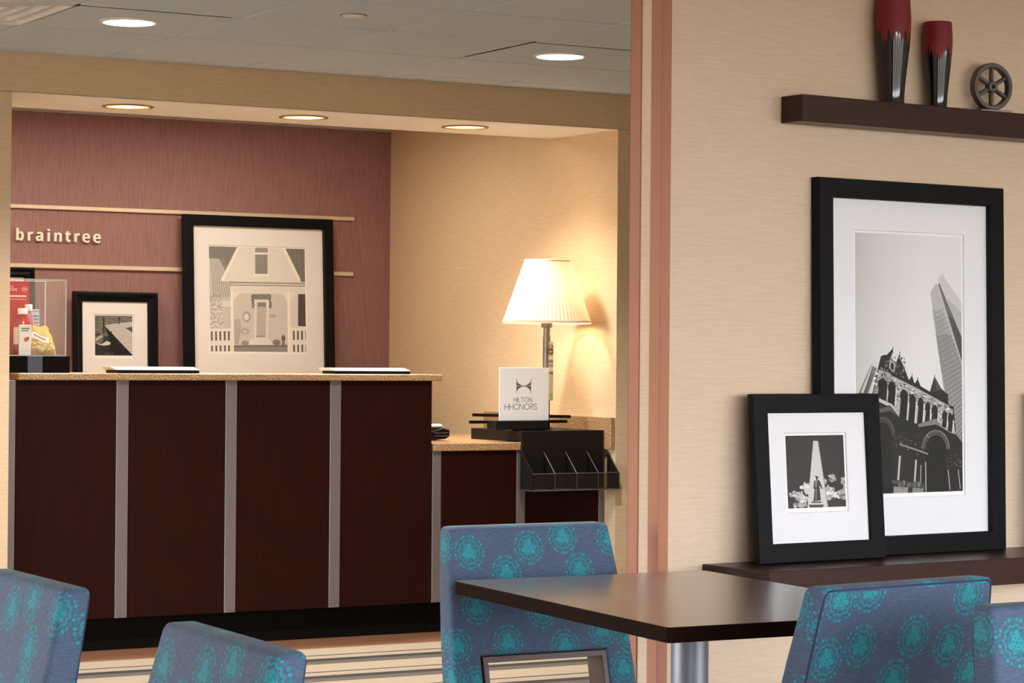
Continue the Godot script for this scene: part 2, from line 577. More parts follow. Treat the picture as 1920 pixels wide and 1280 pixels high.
# ---------------------------------------------------------------- the rooms
const HX0 := -2.2
const HX1 := 9.2
func shell() -> void:
	var b := MB.new()
	b.span(Vector3(HX0, -0.1, 1.8), Vector3(HX1, 0.0, -9.315))
	struct("floor", b.mesh(), M.carpet, "striped beige and brown carpet")
	b = MB.new().span(Vector3(HX0, -0.1, -9.315), Vector3(HX1, 0.0, -12.0))
	struct("floor", b.mesh(), M.threshold, "brown wood floor under the reception desk")
	# the wall with the reception opening
	b = MB.new()
	b.span(Vector3(HX0, 0, -9.505), Vector3(3.132, 2.28, -9.66))
	b.span(Vector3(6.0095, 0, -9.505), Vector3(HX1, 2.28, -9.66))
	b.span(Vector3(HX0, 2.282, -9.505), Vector3(HX1, 2.62, -9.66))
	struct("wall_far", b.mesh(), M.paper_gold, "tan papered wall round the reception opening")
	b = MB.new().span(Vector3(3.0, 0, -11.804), Vector3(6.2, 2.62, -11.95))
	struct("wall_back", b.mesh(), M.maroon, "maroon panelled wall behind the reception desk")
	b = MB.new().span(Vector3(6.0095, 0, -9.66), Vector3(6.2, 2.62, -11.804))
	struct("wall_right", b.mesh(), M.paper_gold, "golden papered side wall of the reception alcove")
	b = MB.new().span(Vector3(3.0, 0, -9.66), Vector3(3.132, 2.62, -11.804))
	struct("wall_left", b.mesh(), M.paper_gold)
	# the picture wall, a wing wall 12 cm thick, with corner guards
	var o := struct("wall_wing", MB.new().span(Vector3(-0.141, 0, 0), Vector3(6.0, 2.62, -0.118)).mesh(), M.paper, "pale papered wall with pictures and shelves")
	o.position = wing(0, 0, 0)
	o.rotation.y = TURN
	b = MB.new()
	b.span(Vector3(-0.144, 0, 0.003), Vector3(-0.112, 2.44, -0.001), 0.001)
	b.span(Vector3(-0.1445, 0, 0.003), Vector3(-0.1405, 2.44, -0.038), 0.001)
	o = struct("trim_1", b.mesh(), M.copper, "copper coloured corner guard on the near edge")
	o.position = wing(0, 0, 0)
	o.rotation.y = TURN
	b = MB.new()
	b.span(Vector3(-0.1445, 0, -0.079), Vector3(-0.1405, 2.44, -0.1215), 0.001)
	b.span(Vector3(-0.1445, 0, -0.1175), Vector3(-0.112, 2.44, -0.1215), 0.001)
	o = struct("trim_2", b.mesh(), M.copper, "copper coloured corner guard on the far edge")
	o.position = wing(0, 0, 0)
	o.rotation.y = TURN
	# outer walls out of view
	b = MB.new().span(Vector3(HX0 - 0.15, 0, 1.8), Vector3(HX0, 2.62, -5.4))
	b.span(Vector3(HX0 - 0.15, 0, -9.0), Vector3(HX0, 2.62, -9.66))
	b.span(Vector3(HX0 - 0.15, 2.3, -5.4), Vector3(HX0, 2.62, -9.0))
	struct("wall_outer", b.mesh(), M.white_wall)
	# glazed lobby entrance in the left wall
	b = MB.new()
	for z in [-5.44, -6.6, -7.8, -8.96]:
		b.span(Vector3(HX0 - 0.1, 0, z - 0.04), Vector3(HX0 - 0.04, 2.3, z + 0.04), 0.004)
	for y in [0.05, 2.26]:
		b.span(Vector3(HX0 - 0.1, y - 0.05, -5.4), Vector3(HX0 - 0.04, y + 0.04, -9.0), 0.004)
	var ent := struct("door_1", b.mesh(), M.white_metal)
	for z in [-6.02, -7.2, -8.38]:
		var pn := part("pane", MB.new().panel(1.08, 2.12, 0.1, 0.0).mesh(), M.glass, ent, Vector3(HX0 - 0.07, 0, z))
		pn.rotation.y = PI / 2
	b = MB.new().span(Vector3(HX1, 0, 1.8), Vector3(HX1 + 0.15, 2.62, -9.66))
	struct("wall_outer", b.mesh(), M.white_wall)
	# window wall behind the camera: five tall windows
	var wz := 1.8
	b = MB.new()
	b.span(Vector3(HX0 - 0.15, 0, wz), Vector3(HX1 + 0.15, 0.45, wz + 0.18))
	b.span(Vector3(HX0 - 0.15, 2.3, wz), Vector3(HX1 + 0.15, 2.62, wz + 0.18))
	var edges := [[HX0 - 0.15, -0.6], [1.2, 1.6], [3.2, 3.5], [5.1, 5.4], [7.0, 7.3], [8.9, HX1 + 0.15]]
	for e in edges:
		b.span(Vector3(e[0], 0.45, wz), Vector3(e[1], 2.3, wz + 0.18))
	struct("wall_window", b.mesh(), M.white_wall)
	for k in 5:
		var x0: float = edges[k][1]
		var x1: float = edges[k + 1][0]
		b = MB.new()
		for x in [x0 + 0.03, (x0 + x1) / 2, x1 - 0.03]:
			b.span(Vector3(x - 0.03, 0.45, wz + 0.06), Vector3(x + 0.03, 2.3, wz + 0.12), 0.004)
		for y in [0.48, 2.27]:
			b.span(Vector3(x0, y - 0.03, wz + 0.06), Vector3(x1, y + 0.03, wz + 0.12), 0.004)
		var win := struct("window_%d" % (k + 1), b.mesh(), M.white_metal)
		for s in 2:
			var a := lerpf(x0, x1, s * 0.5) + 0.045
			var c := lerpf(x0, x1, s * 0.5 + 0.5) - 0.045
			part("pane", MB.new().panel(c - a, 1.75, 0.5, wz + 0.09, (a + c) / 2).mesh(), M.glass, win)


const GX := 2.29124
const GZ := 8.70786
const P := 0.6096
func ceiling() -> void:
	# lay-in ceiling of the lobby: each tile a part, sunk tees between them
	var root := Node3D.new()
	root.name = "ceiling"
	root.set_meta("kind", "structure")
	root.set_meta("label", "grey lay-in tile ceiling")
	add_child(root)
	var whole := MB.new().box(Vector3.ZERO, Vector3(0.597, 0.016, 0.597), 0.003).mesh()
	var strip := MB.new().box(Vector3.ZERO, Vector3(0.597, 0.016, 0.176), 0.003).mesh()
	var holed := MB.new().holed(-0.2985, 0.2985, -0.2985, 0.2985, -0.008, Vector2.ZERO, 0.096).mesh()
	for i in range(-2, 9):
		for j in range(-5, 2):
			var at := Vector3(GX + (i + 0.5) * P, 2.448, -(GZ + (j + 0.5) * P))
			if j == 1:
				at.z = -(GZ + P + 0.0085 + 0.088)
			if i == 0 and j == -1:
				continue  # the air diffuser sits here
			var lamp: bool = j == -1 and i in [-2, 1, 4, 7] or j == -5 and i in [-2, 1, 4, 7]
			part("ceiling_tile", strip if j == 1 else holed if lamp else whole, M.tile, root, at)
	var x0 := GX - 2 * P
	var x1 := GX + 9 * P
	for i in range(-2, 10):
		part("runner", MB.new().span(Vector3(GX + i * P - 0.012, 2.447, -9.505), Vector3(GX + i * P + 0.012, 2.465, -(GZ - 5 * P))).mesh(), M.tee, root)
	for j in range(-5, 3):
		var z := -(GZ + j * P) if j < 2 else -9.497
		part("cross_tee", MB.new().span(Vector3(x0, 2.4472, z - 0.012), Vector3(x1, 2.4648, z + 0.012)).mesh(), M.tee, root)
	# plain ceilings out of view and the slab above
	var b := MB.new()
	var zb := -(GZ - 5 * P)
	b.span(Vector3(HX0, 2.44, 1.8), Vector3(HX1, 2.5, zb))
	b.span(Vector3(HX0, 2.44, zb), Vector3(x0, 2.5, -9.505))
	b.span(Vector3(x1, 2.44, zb), Vector3(HX1, 2.5, -9.505))
	b.span(Vector3(HX0 - 0.15, 2.62, 1.98), Vector3(HX1 + 0.15, 2.75, -11.95))
	struct("ceiling_plain", b.mesh(), M.drywall)
	# alcove ceiling tiles
	b = MB.new()
	b.span(Vector3(3.132, 2.452, -9.66), Vector3(6.0095, 2.5, -11.804))
	struct("ceiling_alcove", b.mesh(), M.tee)
	var at_root: Node3D = get_node(NodePath(used_last("ceiling_alcove")))
	for i in range(0, 8):
		for j in range(2, 6):
			var xa := maxf(GX + P + i * P - P + 0.006, 3.134)
			var xb := minf(GX + P + i * P - 0.006, 6.008)
			var za := GZ + j * P + 0.006
			var zc := minf(GZ + (j + 1) * P - 0.006, 11.8)
			if xb - xa < 0.02 or zc - za < 0.02:
				continue
			part("ceiling_tile", MB.new().span(Vector3(xa, 2.438, -za), Vector3(xb, 2.4519, -zc), 0.002).mesh(), M.tile, at_root)
	# dropped soffit over the desk with holes for its three downlights
	b = MB.new()
	var cuts := [3.132, 4.147, 4.9625, 6.0095]
	for k in 3:
		b.holed(cuts[k], cuts[k + 1], -10.127, -9.505, 2.28, Vector2(SOFFIT_X[k], -9.80), 0.098)
	b.span(Vector3(3.132, 2.28, -10.115), Vector3(6.0095, 2.437, -10.127))
	struct("ceiling_soffit", b.mesh(), M.drywall, "white dropped soffit over the reception desk")
	# square air diffuser
	var d := thing("air_diffuser", "square white ceiling air diffuser with nested louvres beside the downlight tile", "vent", Vector3(GX + P / 2, 2.44, -(GZ - P / 2)))
	part("back_plate", MB.new().box(Vector3(0, 0.05, 0), Vector3(0.59, 0.01, 0.59)).mesh(), M.iron, d)
	var frame := func(half: float, wide: float, y0: float, y1: float) -> ArrayMesh:
		var q := MB.new().ring(half * 2, half * 2, [Vector2(0, y0 + 0.012), Vector2(0, y0), Vector2(0.011, y0), Vector2(wide, y1), Vector2(wide, y1 + 0.003), Vector2(0.004, y0 + 0.014)])
		q.bend(func(p: Vector3) -> Vector3: return Vector3(p.x, p.z, p.y - half))
		return q.mesh()
	part("border", frame.call(0.297, 0.036, -0.004, 0.044), M.white_metal, d)
	for k in 4:
		part("louvre", frame.call(0.24 - k * 0.058, 0.036, 0.0, 0.044), M.white_metal, d)
	# round detector cover
	var det := thing("sprinkler_cover", "small round white sprinkler cover plate on a ceiling tile", "sprinkler", Vector3(3.815, 2.44, -7.793))
	part("cover", MB.new().lathe([Vector2(0, -0.007), Vector2(0.036, -0.007), Vector2(0.042, -0.004), Vector2(0.043, 0.0)], 32).mesh(40), M.white_metal, det)
	part("rim", MB.new().lathe([Vector2(0.0435, -0.003), Vector2(0.047, -0.003), Vector2(0.048, 0.0)], 32).mesh(40), M.grey_metal, det)


func used_last(called: String) -> String:
	var k: int = used[called] - 1
	return called if k == 0 else "%s_%03d" % [called, k]


const SOFFIT_X := [3.737, 4.557, 5.368]
func downlight(label: String, group: String, at: Vector3, warm: bool, energy: float, angle := 62.0) -> void:
	var o := thing("soffit_downlight" if warm else "recessed_downlight", label, "downlight", at, 0.0, group)
	part("trim_ring", MB.new().lathe([Vector2(0.092, 0.0), Vector2(0.094, -0.005), Vector2(0.108, -0.004), Vector2(0.11, 0.0)], 40).mesh(30), M.brass if warm else M.white_metal, o)
	part("reflector", MB.new().lathe([Vector2(0.093, -0.002), Vector2(0.086, 0.05), Vector2(0.07, 0.105), Vector2(0.058, 0.13)], 40).mesh(60), M.reflector_warm if warm else M.reflector, o)
	var glow := mat(Color.WHITE, 0.5)
	var c := rgb(255, 246, 230) if warm else rgb(255, 250, 243)
	glow.emission_enabled = true
	glow.emission = rgb(255, 220, 164) if warm else c
	glow.emission_energy_multiplier = 1.6
	part("bulb", MB.new().lathe([Vector2(0.0, 0.098), Vector2(0.03, 0.1), Vector2(0.05, 0.11), Vector2(0.056, 0.128)], 32).mesh(60), glow, o)
	var l := SpotLight3D.new()
	l.name = "lamp_light"
	l.light_color = c
	l.light_energy = energy
	l.light_size = 0.075
	l.spot_angle = angle
	l.spot_angle_attenuation = 0.8
	l.spot_range = 14.0
	l.spot_attenuation = 2.0
	l.shadow_enabled = true
	o.add_child(l)
	l.position = Vector3(0, 0.03, 0)
	l.rotation.x = -PI / 2


func lights() -> void:
	downlight("white recessed downlight in the ceiling tile beside the air diffuser", "lobby ceiling downlights", Vector3(GX + 1.5 * P, 2.44, -(GZ - P / 2)), false, 4.6)
	downlight("white recessed downlight in the ceiling near the copper corner guard", "lobby ceiling downlights", Vector3(GX + 4.5 * P, 2.44, -(GZ - P / 2)), false, 4.6)
	for p in [[-1.5, 1.0, "white recessed lobby downlight beyond the left edge of the air diffuser"], [1.5, 9.0, "white recessed lobby downlight above the two chairs at the left"], [4.5, 9.0, "white recessed lobby downlight above the corner of the pale wall"]]:
		downlight(p[2], "lobby ceiling downlights", Vector3(GX + p[0] * P, 2.44, -(GZ - p[1] * P / 2)), false, 4.6)
	downlight("leftmost warm downlight with brass ring in the dropped soffit", "soffit downlights", Vector3(SOFFIT_X[0], 2.28, -9.80), true, 2.6)
	downlight("middle warm downlight with brass ring in the dropped soffit", "soffit downlights", Vector3(SOFFIT_X[1], 2.28, -9.80), true, 2.6)
	downlight("warm brass ringed downlight in the soffit nearest the pleated lamp", "soffit downlights", Vector3(SOFFIT_X[2], 2.28, -9.80), true, 2.6)
	for k in 2:
		light_panel(["square light panel in the alcove ceiling nearer the display case", "square light panel in the alcove ceiling nearer the pleated lamp"][k], Vector3([3.75, 4.85][k], 2.436, -10.72), 1.75)


func light_panel(label: String, at: Vector3, energy: float) -> void:
	var o := thing("ceiling_light_panel", label, "light panel", at, 0.0, "alcove light panels")
	part("frame", MB.new().ring(0.6, 0.6, [Vector2(0, 0.0), Vector2(0, -0.012), Vector2(0.03, -0.012), Vector2(0.034, -0.006)]).bend(func(p: Vector3) -> Vector3: return Vector3(p.x, p.z, p.y - 0.3)).mesh(), M.white_metal, o)
	var glow := mat(Color.WHITE, 0.6)
	glow.emission_enabled = true
	glow.emission = rgb(255, 240, 216)
	glow.emission_energy_multiplier = 1.5
	part("diffuser", MB.new().box(Vector3(0, -0.007, 0), Vector3(0.535, 0.004, 0.535)).mesh(), glow, o)
	var l := AreaLight3D.new()
	l.name = "lamp_light"
	l.light_color = rgb(255, 240, 216)
	l.light_energy = energy
	l.area_size = Vector2(0.52, 0.52)
	l.area_range = 14.0
	l.area_attenuation = 2.0
	l.shadow_enabled = true
	o.add_child(l)
	l.position = Vector3(0, -0.014, 0)
	l.rotation.x = -PI / 2


# ---------------------------------------------------------------- reception desk
func reception() -> void:
	var zf := -9.597
	var d := thing("reception_desk", "tall dark red wood reception desk front with four panels and metal strips", "reception desk", Vector3(4.12, 0, zf))
	var body := MB.new().span(Vector3(-0.96, 0.137, -0.018), Vector3(0.984, 1.1215, -0.62))
	part("body", body.mesh(), M.panel_wood, d)
	part("plinth", MB.new().span(Vector3(-0.96, 0.0, -0.05), Vector3(0.984, 0.137, -0.6)).mesh(), M.plinth, d)
	for s in [[3.158, 3.190], [3.6223, 3.675], [4.111, 4.1626], [4.6015, 4.6529]]:
		part("metal_strip", MB.new().span(Vector3(s[0] - 4.12, 0.137, 0.002), Vector3(s[1] - 4.12, 1.1215, -0.02), 0.001).mesh(), M.strip, d)
	for s in [[3.190, 3.6223], [3.675, 4.111], [4.1626, 4.6015], [4.6529, 5.104]]:
		part("panel", MB.new().span(Vector3(s[0] - 4.12 + 0.003, 0.137, 0.0), Vector3(s[1] - 4.12 - 0.003, 1.1215, -0.02), 0.001).mesh(), M.panel_wood, d)
	var o := part("countertop", MB.new().span(Vector3(-0.965, 0.0, 0.0), Vector3(0.982, 0.0285, -0.42), 0.003).mesh(), M.granite, self, Vector3(4.16, 1.1217, -9.575))
	tag(o, "long tan speckled stone top of the tall reception desk", "countertop")
	d = thing("low_desk", "lower dark wood end section of the reception desk beside the golden wall", "reception desk", Vector3(5.555, 0, zf))
	part("body", MB.new().span(Vector3(-0.448, 0.137, -0.018), Vector3(0.452, 0.809, -1.1)).mesh(), M.panel_wood, d)
	part("plinth", MB.new().span(Vector3(-0.448, 0.0, -0.05), Vector3(0.452, 0.137, -1.05)).mesh(), M.plinth, d)
	for s in [[5.1065, 5.150], [5.539, 5.5836], [5.977, 6.007]]:
		part("metal_strip", MB.new().span(Vector3(s[0] - 5.555, 0.137, 0.002), Vector3(s[1] - 5.555, 0.809, -0.02), 0.001).mesh(), M.strip, d)
	for s in [[5.150, 5.539], [5.5836, 5.977]]:
		part("panel", MB.new().span(Vector3(s[0] - 5.555 + 0.003, 0.137, 0.0), Vector3(s[1] - 5.555 - 0.003, 0.809, -0.02), 0.001).mesh(), M.panel_wood, d)
	o = part("countertop_001", MB.new().span(Vector3(-0.45, 0.0, 0.0), Vector3(0.428, 0.035, -1.12), 0.003).mesh(), M.granite, self, Vector3(5.555, 0.8092, -9.58))
	tag(o, "tan speckled stone top of the lower desk section under the lamp", "countertop")
	o = part("backsplash", MB.new().span(Vector3(-0.012, 0.0, 0.0), Vector3(0.012, 0.146, -1.2), 0.002).mesh(), M.granite, self, Vector3(5.9965, 0.8092, -9.508))
	tag(o, "tan speckled stone upstand along the golden wall beside the lamp", "backsplash")
	# desk along the maroon wall, hidden by the front one, on which the frames stand
	d = thing("back_counter", "dark counter along the maroon wall below the framed pictures", "counter", Vector3(4.56, 0, -11.56))
	part("body", MB.new().span(Vector3(-1.42, 0, 0.2), Vector3(1.42, 1.02, -0.235)).mesh(), M.panel_wood, d)
	part("counter_top", MB.new().span(Vector3(-1.42, 1.02, 0.22), Vector3(1.42, 1.05, -0.238), 0.003).mesh(), M.granite, d)
	# wall rails and lettering
	o = part("wall_rail", MB.new().span(Vector3(3.2, -0.01, 0), Vector3(5.786, 0.01, -0.018), 0.002).mesh(), M.rail, self, Vector3(0, 1.961, -11.785))
	tag(o, "upper pale metal rail across the maroon wall above the lettering", "rail")
	o = part("wall_rail_001", MB.new().span(Vector3(3.2, -0.0105, 0), Vector3(5.782, 0.0105, -0.018), 0.002).mesh(), M.rail, self, Vector3(0, 1.6655, -11.785))
	tag(o, "lower pale metal rail across the maroon wall below the lettering", "rail")
	var font := SystemFont.new()
	font.font_names = PackedStringArray(["Droid Sans"])
	font.font_weight = 700
	d = thing("wall_lettering", "raised white letters spelling braintree on the maroon wall", "lettering", Vector3(3.906, 1.7905, -11.803))
	var em := 0.0805
	var word := "braintree"
	var widths := []
	var total := 0.0
	for c in word:
		var cw: float = font.get_string_size(c, HORIZONTAL_ALIGNMENT_LEFT, -1, 64).x / 64.0 * em
		widths.append(cw)
		total += cw
	var gap := (0.452 - total) / 8.0
	var x := 0.0
	for k in word.length():
		var tm := TextMesh.new()
		tm.text = word[k]
		tm.font = font
		tm.font_size = 64
		tm.pixel_size = em / 64.0
		tm.depth = 0.016
		tm.horizontal_alignment = HORIZONTAL_ALIGNMENT_LEFT
		tm.vertical_alignment = VERTICAL_ALIGNMENT_BOTTOM
		var base := tm.get_aabb()
		part("letter", tm, M.white_letter, d, Vector3(x, font.get_descent(64) / 64.0 * em * -1.0, 0.014))
		x += widths[k] + gap
	# framed pictures leaning on the maroon wall
	picture_frame("framed_picture", "large black framed photograph of a white gabled house with a porch", Vector3(5.208, 1.05, -11.715), 0.0, 0.055, Vector2(0.85, 0.9), [Vector2(0, 0), Vector2(0, 0.03), Vector2(0.004, 0.033), Vector2(0.05, 0.033), Vector2(0.055, 0.029), Vector2(0.055, 0.008)], 0.055, Vector4(-0.005, 0.195, 0.545, 0.545), house_print())
	picture_frame("framed_picture", "small black framed photograph of a wooden dock behind the reception desk", Vector3(4.418, 1.05, -11.735), 0.0, 0.045, Vector2(0.446, 0.49), [Vector2(0, 0), Vector2(0, 0.036), Vector2(0.008, 0.04), Vector2(0.016, 0.04), Vector2(0.024, 0.03), Vector2(0.036, 0.022), Vector2(0.048, 0.018), Vector2(0.048, 0.006)], 0.048, Vector4(-0.005, 0.17, 0.2, 0.202), dock_print())
	picture_frame("framed_picture", "black frame with wide moulding half hidden behind the acrylic display case", Vector3(3.72, 1.05, -11.735), 0.0, 0.045, Vector2(0.54, 0.602), [Vector2(0, 0), Vector2(0, 0.036), Vector2(0.01, 0.04), Vector2(0.02, 0.026), Vector2(0.034, 0.03), Vector2(0.048, 0.018), Vector2(0.048, 0.006)], 0.048, Vector4(0, 0.15, 0.3, 0.3), dock_print())


# a framed print: w x h, frame profile, visible rail width; print rectangle (centre x, bottom y, w, h)
func picture_frame(called: String, label: String, at: Vector3, turn: float, lean: float, size: Vector2, prof: Array, rail: float, pr: Vector4, tex: Texture2D) -> Node3D:
	var o := thing(called, label, "picture frame", at, turn, "black framed photographs")
	o.rotation = Vector3(-lean, turn, 0)
	part("frame", MB.new().ring(size.x, size.y, prof).mesh(), M.black, o)
	part("backing", MB.new().span(Vector3(-size.x / 2 + 0.01, 0.01, 0.001), Vector3(size.x / 2 - 0.01, size.y - 0.01, 0.004)).mesh(), M.black_plastic, o)
	# the mat: a board with a bevelled window
	var z := 0.0095
	var b := MB.new()
	var hole := Rect2(pr.x - pr.z / 2 - 0.007, pr.y - 0.012, pr.z + 0.014, pr.w + 0.019)
	var x0 := -size.x / 2 + rail - 0.006
	var x1 := -x0
	var y0 := rail - 0.006
	var y1 := size.y - rail + 0.006
	var O := [Vector3(x0, y0, z), Vector3(x1, y0, z), Vector3(x1, y1, z), Vector3(x0, y1, z)]
	var I := [Vector3(hole.position.x, hole.position.y, z), Vector3(hole.end.x, hole.position.y, z), Vector3(hole.end.x, hole.end.y, z), Vector3(hole.position.x, hole.end.y, z)]
	var D := []
	var mid := Vector3(hole.get_center().x, hole.get_center().y, 0)
	for p in I:
		D.append(Vector3(p.x, p.y, 0.0065) + Vector3(signf(mid.x - p.x), signf(mid.y - p.y), 0) * 0.0015)
	for s in 4:
		var e := (s + 1) % 4
		var u := Vector2.ZERO
		b.quad(O[s], O[e], I[e], I[s], u, u, u, u)
		b.quad(I[s], I[e], D[e], D[s], u, u, u, u)
	part("mat_board", b.mesh(), M.mat_board, o)
	b = MB.new().span(Vector3(hole.position.x - 0.01, hole.position.y - 0.01, 0.0045), Vector3(hole.end.x + 0.01, hole.end.y + 0.01, 0.006))
	part("backing_sheet", b.mesh(), M.paper_card, o)
	var pm := mat(Color.WHITE, 0.55, 0.0, tex)
	pm.metallic_specular = 0.12
	pm.texture_repeat = false
	part("print", MB.new().panel(pr.z, pr.w, pr.y, 0.0064, pr.x).mesh(), pm, o)
	part("glazing", MB.new().panel(x1 - x0, y1 - y0, y0, 0.012).mesh(), M.frame_glass, o)
	return o


# ---------------------------------------------------------------- prints
func house_print() -> ImageTexture:
	var p := Pic.new(560, 560, g(0.86))
	var f := func(x: float, y: float) -> Vector2: return Vector2((x - 100.0) / 985.0 * 560.0, (y - 75.0 - 20.0 * (x - 100.0) / 985.0) / 1085.0 * 560.0)
	var Q := func(a: Array, c: Color) -> void:
		var pts := []
		for k in range(0, a.size(), 2):
			pts.append(f.call(a[k], a[k + 1]))
		p.poly(pts, c)
	Q.call([90, 50, 420, 50, 220, 420, 90, 420], g(0.5))
	Q.call([90, 200, 200, 205, 320, 440, 320, 640, 90, 640], g(0.78))
	for k in 9:
		Q.call([118 + k * 16, 205, 124 + k * 16, 205, 150 + k * 24, 600, 140 + k * 24, 600], g(0.6))
	Q.call([860, 80, 1120, 90, 1120, 440, 1040, 440], g(0.47))
	for k in 5:
		Q.call([900 + k * 46, 90, 904 + k * 46, 90, 930 + k * 46, 420, 924 + k * 46, 420], g(0.38))
	Q.call([420, 60, 850, 60, 1040, 440, 230, 440], g(0.87))
	Q.call([398, 60, 425, 60, 245, 430, 212, 430], g(0.93))
	Q.call([838, 60, 870, 60, 1040, 420, 1018, 436], g(0.93))
	Q.call([575, 50, 698, 50, 702, 135, 570, 135], g(0.58))
	Q.call([570, 140, 702, 140, 702, 154, 570, 154], g(0.95))
	Q.call([570, 156, 698, 156, 694, 358, 568, 358], g(0.55))
	Q.call([550, 360, 710, 360, 710, 385, 550, 385], g(0.92))
	Q.call([300, 440, 1110, 450, 1110, 468, 300, 458], g(0.62))
	Q.call([310, 470, 1110, 480, 1110, 490, 310, 480], g(0.55))
	Q.call([310, 486, 1110, 496, 1110, 560, 310, 552], g(0.87))
	Q.call([330, 560, 910, 565, 900, 1130, 310, 1120], g(0.8))
	Q.call([910, 565, 1030, 565, 1020, 900, 910, 900], g(0.84))
	Q.call([1010, 570, 1110, 570, 1100, 910, 1005, 905], g(0.28))
	Q.call([530, 570, 725, 570, 712, 625, 545, 625], g(0.5))
	for k in 60:
		var s := randf()
		p.ell(f.call(530 + 20 * randf() + (180 if k % 2 else 0), 590 + 120 * s), 5, 6, g(0.42 + 0.1 * randf()), 7)
	Q.call([560, 630, 705, 630, 690, 1040, 545, 1040], g(0.87))
	Q.call([582, 650, 680, 650, 668, 1010, 572, 1010], g(0.72))
	Q.call([588, 660, 672, 660, 670, 700, 586, 700], g(0.52))
	Q.call([570, 1000, 665, 1000, 665, 1020, 570, 1020], g(0.6))
	Q.call([510, 1035, 710, 1040, 740, 1100, 495, 1095], g(0.88))
	p.ell(f.call(475, 805), 24, 30, g(0.66)); p.ell(f.call(472, 808), 14, 18, g(0.88))
	p.ell(f.call(455, 955), 26, 18, g(0.68)); p.ell(f.call(455, 960), 12, 8, g(0.8))
	p.ell(f.call(745, 800), 20, 10, g(0.68))
	Q.call([345, 830, 410, 830, 415, 960, 385, 1100, 350, 1080], g(0.7))
	p.ell(f.call(455, 1080), 22, 15, g(0.6)); p.ell(f.call(780, 1075), 24, 16, g(0.5)); p.ell(f.call(850, 1035), 12, 19, g(0.4))
	Q.call([838, 1060, 862, 1060, 870, 1112, 830, 1112], g(0.48))
	Q.call([310, 1100, 890, 1105, 890, 1180, 310, 1180], g(0.55))
	Q.call([310, 1100, 890, 1100, 890, 1122, 310, 1122], g(0.47))
	for x in [[312, 340], [895, 925]]:
		Q.call([x[0], 540, x[1], 540, x[1], 1180, x[0], 1180], g(0.93))
	for a in [[340, 560, 1], [900, 565, -1], [925, 565, 1]]:
		var pts := [f.call(a[0], a[1] - 10)]
		for k in 9:
			var th := PI / 2 * k / 8.0
			pts.append(f.call(a[0] + a[2] * (95 - 85 * sin(th)), a[1] + 95 - 92 * cos(th) - 3))
		p.poly(pts, g(0.9))
	for k in 420:  # the bush by the porch
		var bt := randf()
		p.ell(f.call(84 + (120 + 110 * (1.0 - bt)) * randf() * (0.5 + 0.5 * bt) + 20, 560 + 370 * bt), 1 + 3 * randf(), 1 + 2 * randf(), g(0.42 + 0.42 * randf() - 0.12 * bt), 6)
	Q.call([240, 700, 312, 700, 312, 1000, 230, 920], g(0.78))
	for side in [[85, 310], [925, 1085]]:
		Q.call([side[0], 935, side[1], 935, side[1], 1185, side[0], 1185], g(0.36))
		Q.call([side[0], 925, side[1], 925, side[1], 955, side[0], 955], g(0.9))
		var k: float = side[0]
		while k < side[1]:
			Q.call([k, 950, k + 24, 950, k + 26, 1185, k, 1185], g(0.9))
			k += 43.0
		Q.call([side[0], 1050, side[1], 1050, side[1], 1100, side[0], 1100], g(0.9))
	return p.tex()


func dock_print() -> ImageTexture:
	var p := Pic.new(256, 256, g(0.4))
	var f := func(x: float, y: float) -> Vector2: return Vector2((x - 190.0) / 890.0 * 256.0, (y - 145.0) / 950.0 * 256.0)
	var Q := func(a: Array, c: Color) -> void:
		var pts := []
		for k in range(0, a.size(), 2):
			pts.append(f.call(a[k], a[k + 1]))
		p.poly(pts, c)
	for k in 420:
		var y := 145 + 420 * randf()
		var x := 180 + 900 * randf()
		Q.call([x, y, x + 90, y + 8 * randf(), x + 80, y + 14, x + 6, y + 12], g(0.3 + 0.28 * randf()))
	Q.call([180, 640, 560, 640, 620, 1110, 180, 1110], g(0.16))
	Q.call([410, 390, 1090, 1100, 560, 1110, 540, 700], g(0.07))
	Q.call([420, 380, 560, 350, 1100, 280, 1100, 1080, 1060, 1060], g(0.76))
	for k in 12:
		var yy := 400.0 + k * 55
		Q.call([440 + k * 52, yy, 1100, yy - 60, 1100, yy - 54, 446 + k * 52, yy + 5], g(0.62))
	Q.call([920, 440, 1100, 400, 1100, 550], g(0.3))
	for x in [[385, 180, 415, 580], [750, 180, 772, 350], [565, 520, 590, 800]]:
		Q.call([x[0], x[1], x[2], x[1], x[2], x[3], x[0], x[3]], g(0.1))
	Q.call([180, 520, 400, 600, 380, 760, 300, 830, 180, 800], g(0.42))
	Q.call([200, 700, 350, 610, 370, 650, 220, 760], g(0.72))
	Q.call([180, 600, 260, 560, 330, 600, 200, 640], g(0.2))
	Q.call([200, 790, 330, 830, 470, 750, 565, 790, 540, 840, 420, 865, 300, 850], g(0.8))
	for k in 14:
		p.ell(f.call(230 + 400 * randf(), 1010 + 70 * randf()), 3, 2, g(0.45), 7)
	return p.tex()


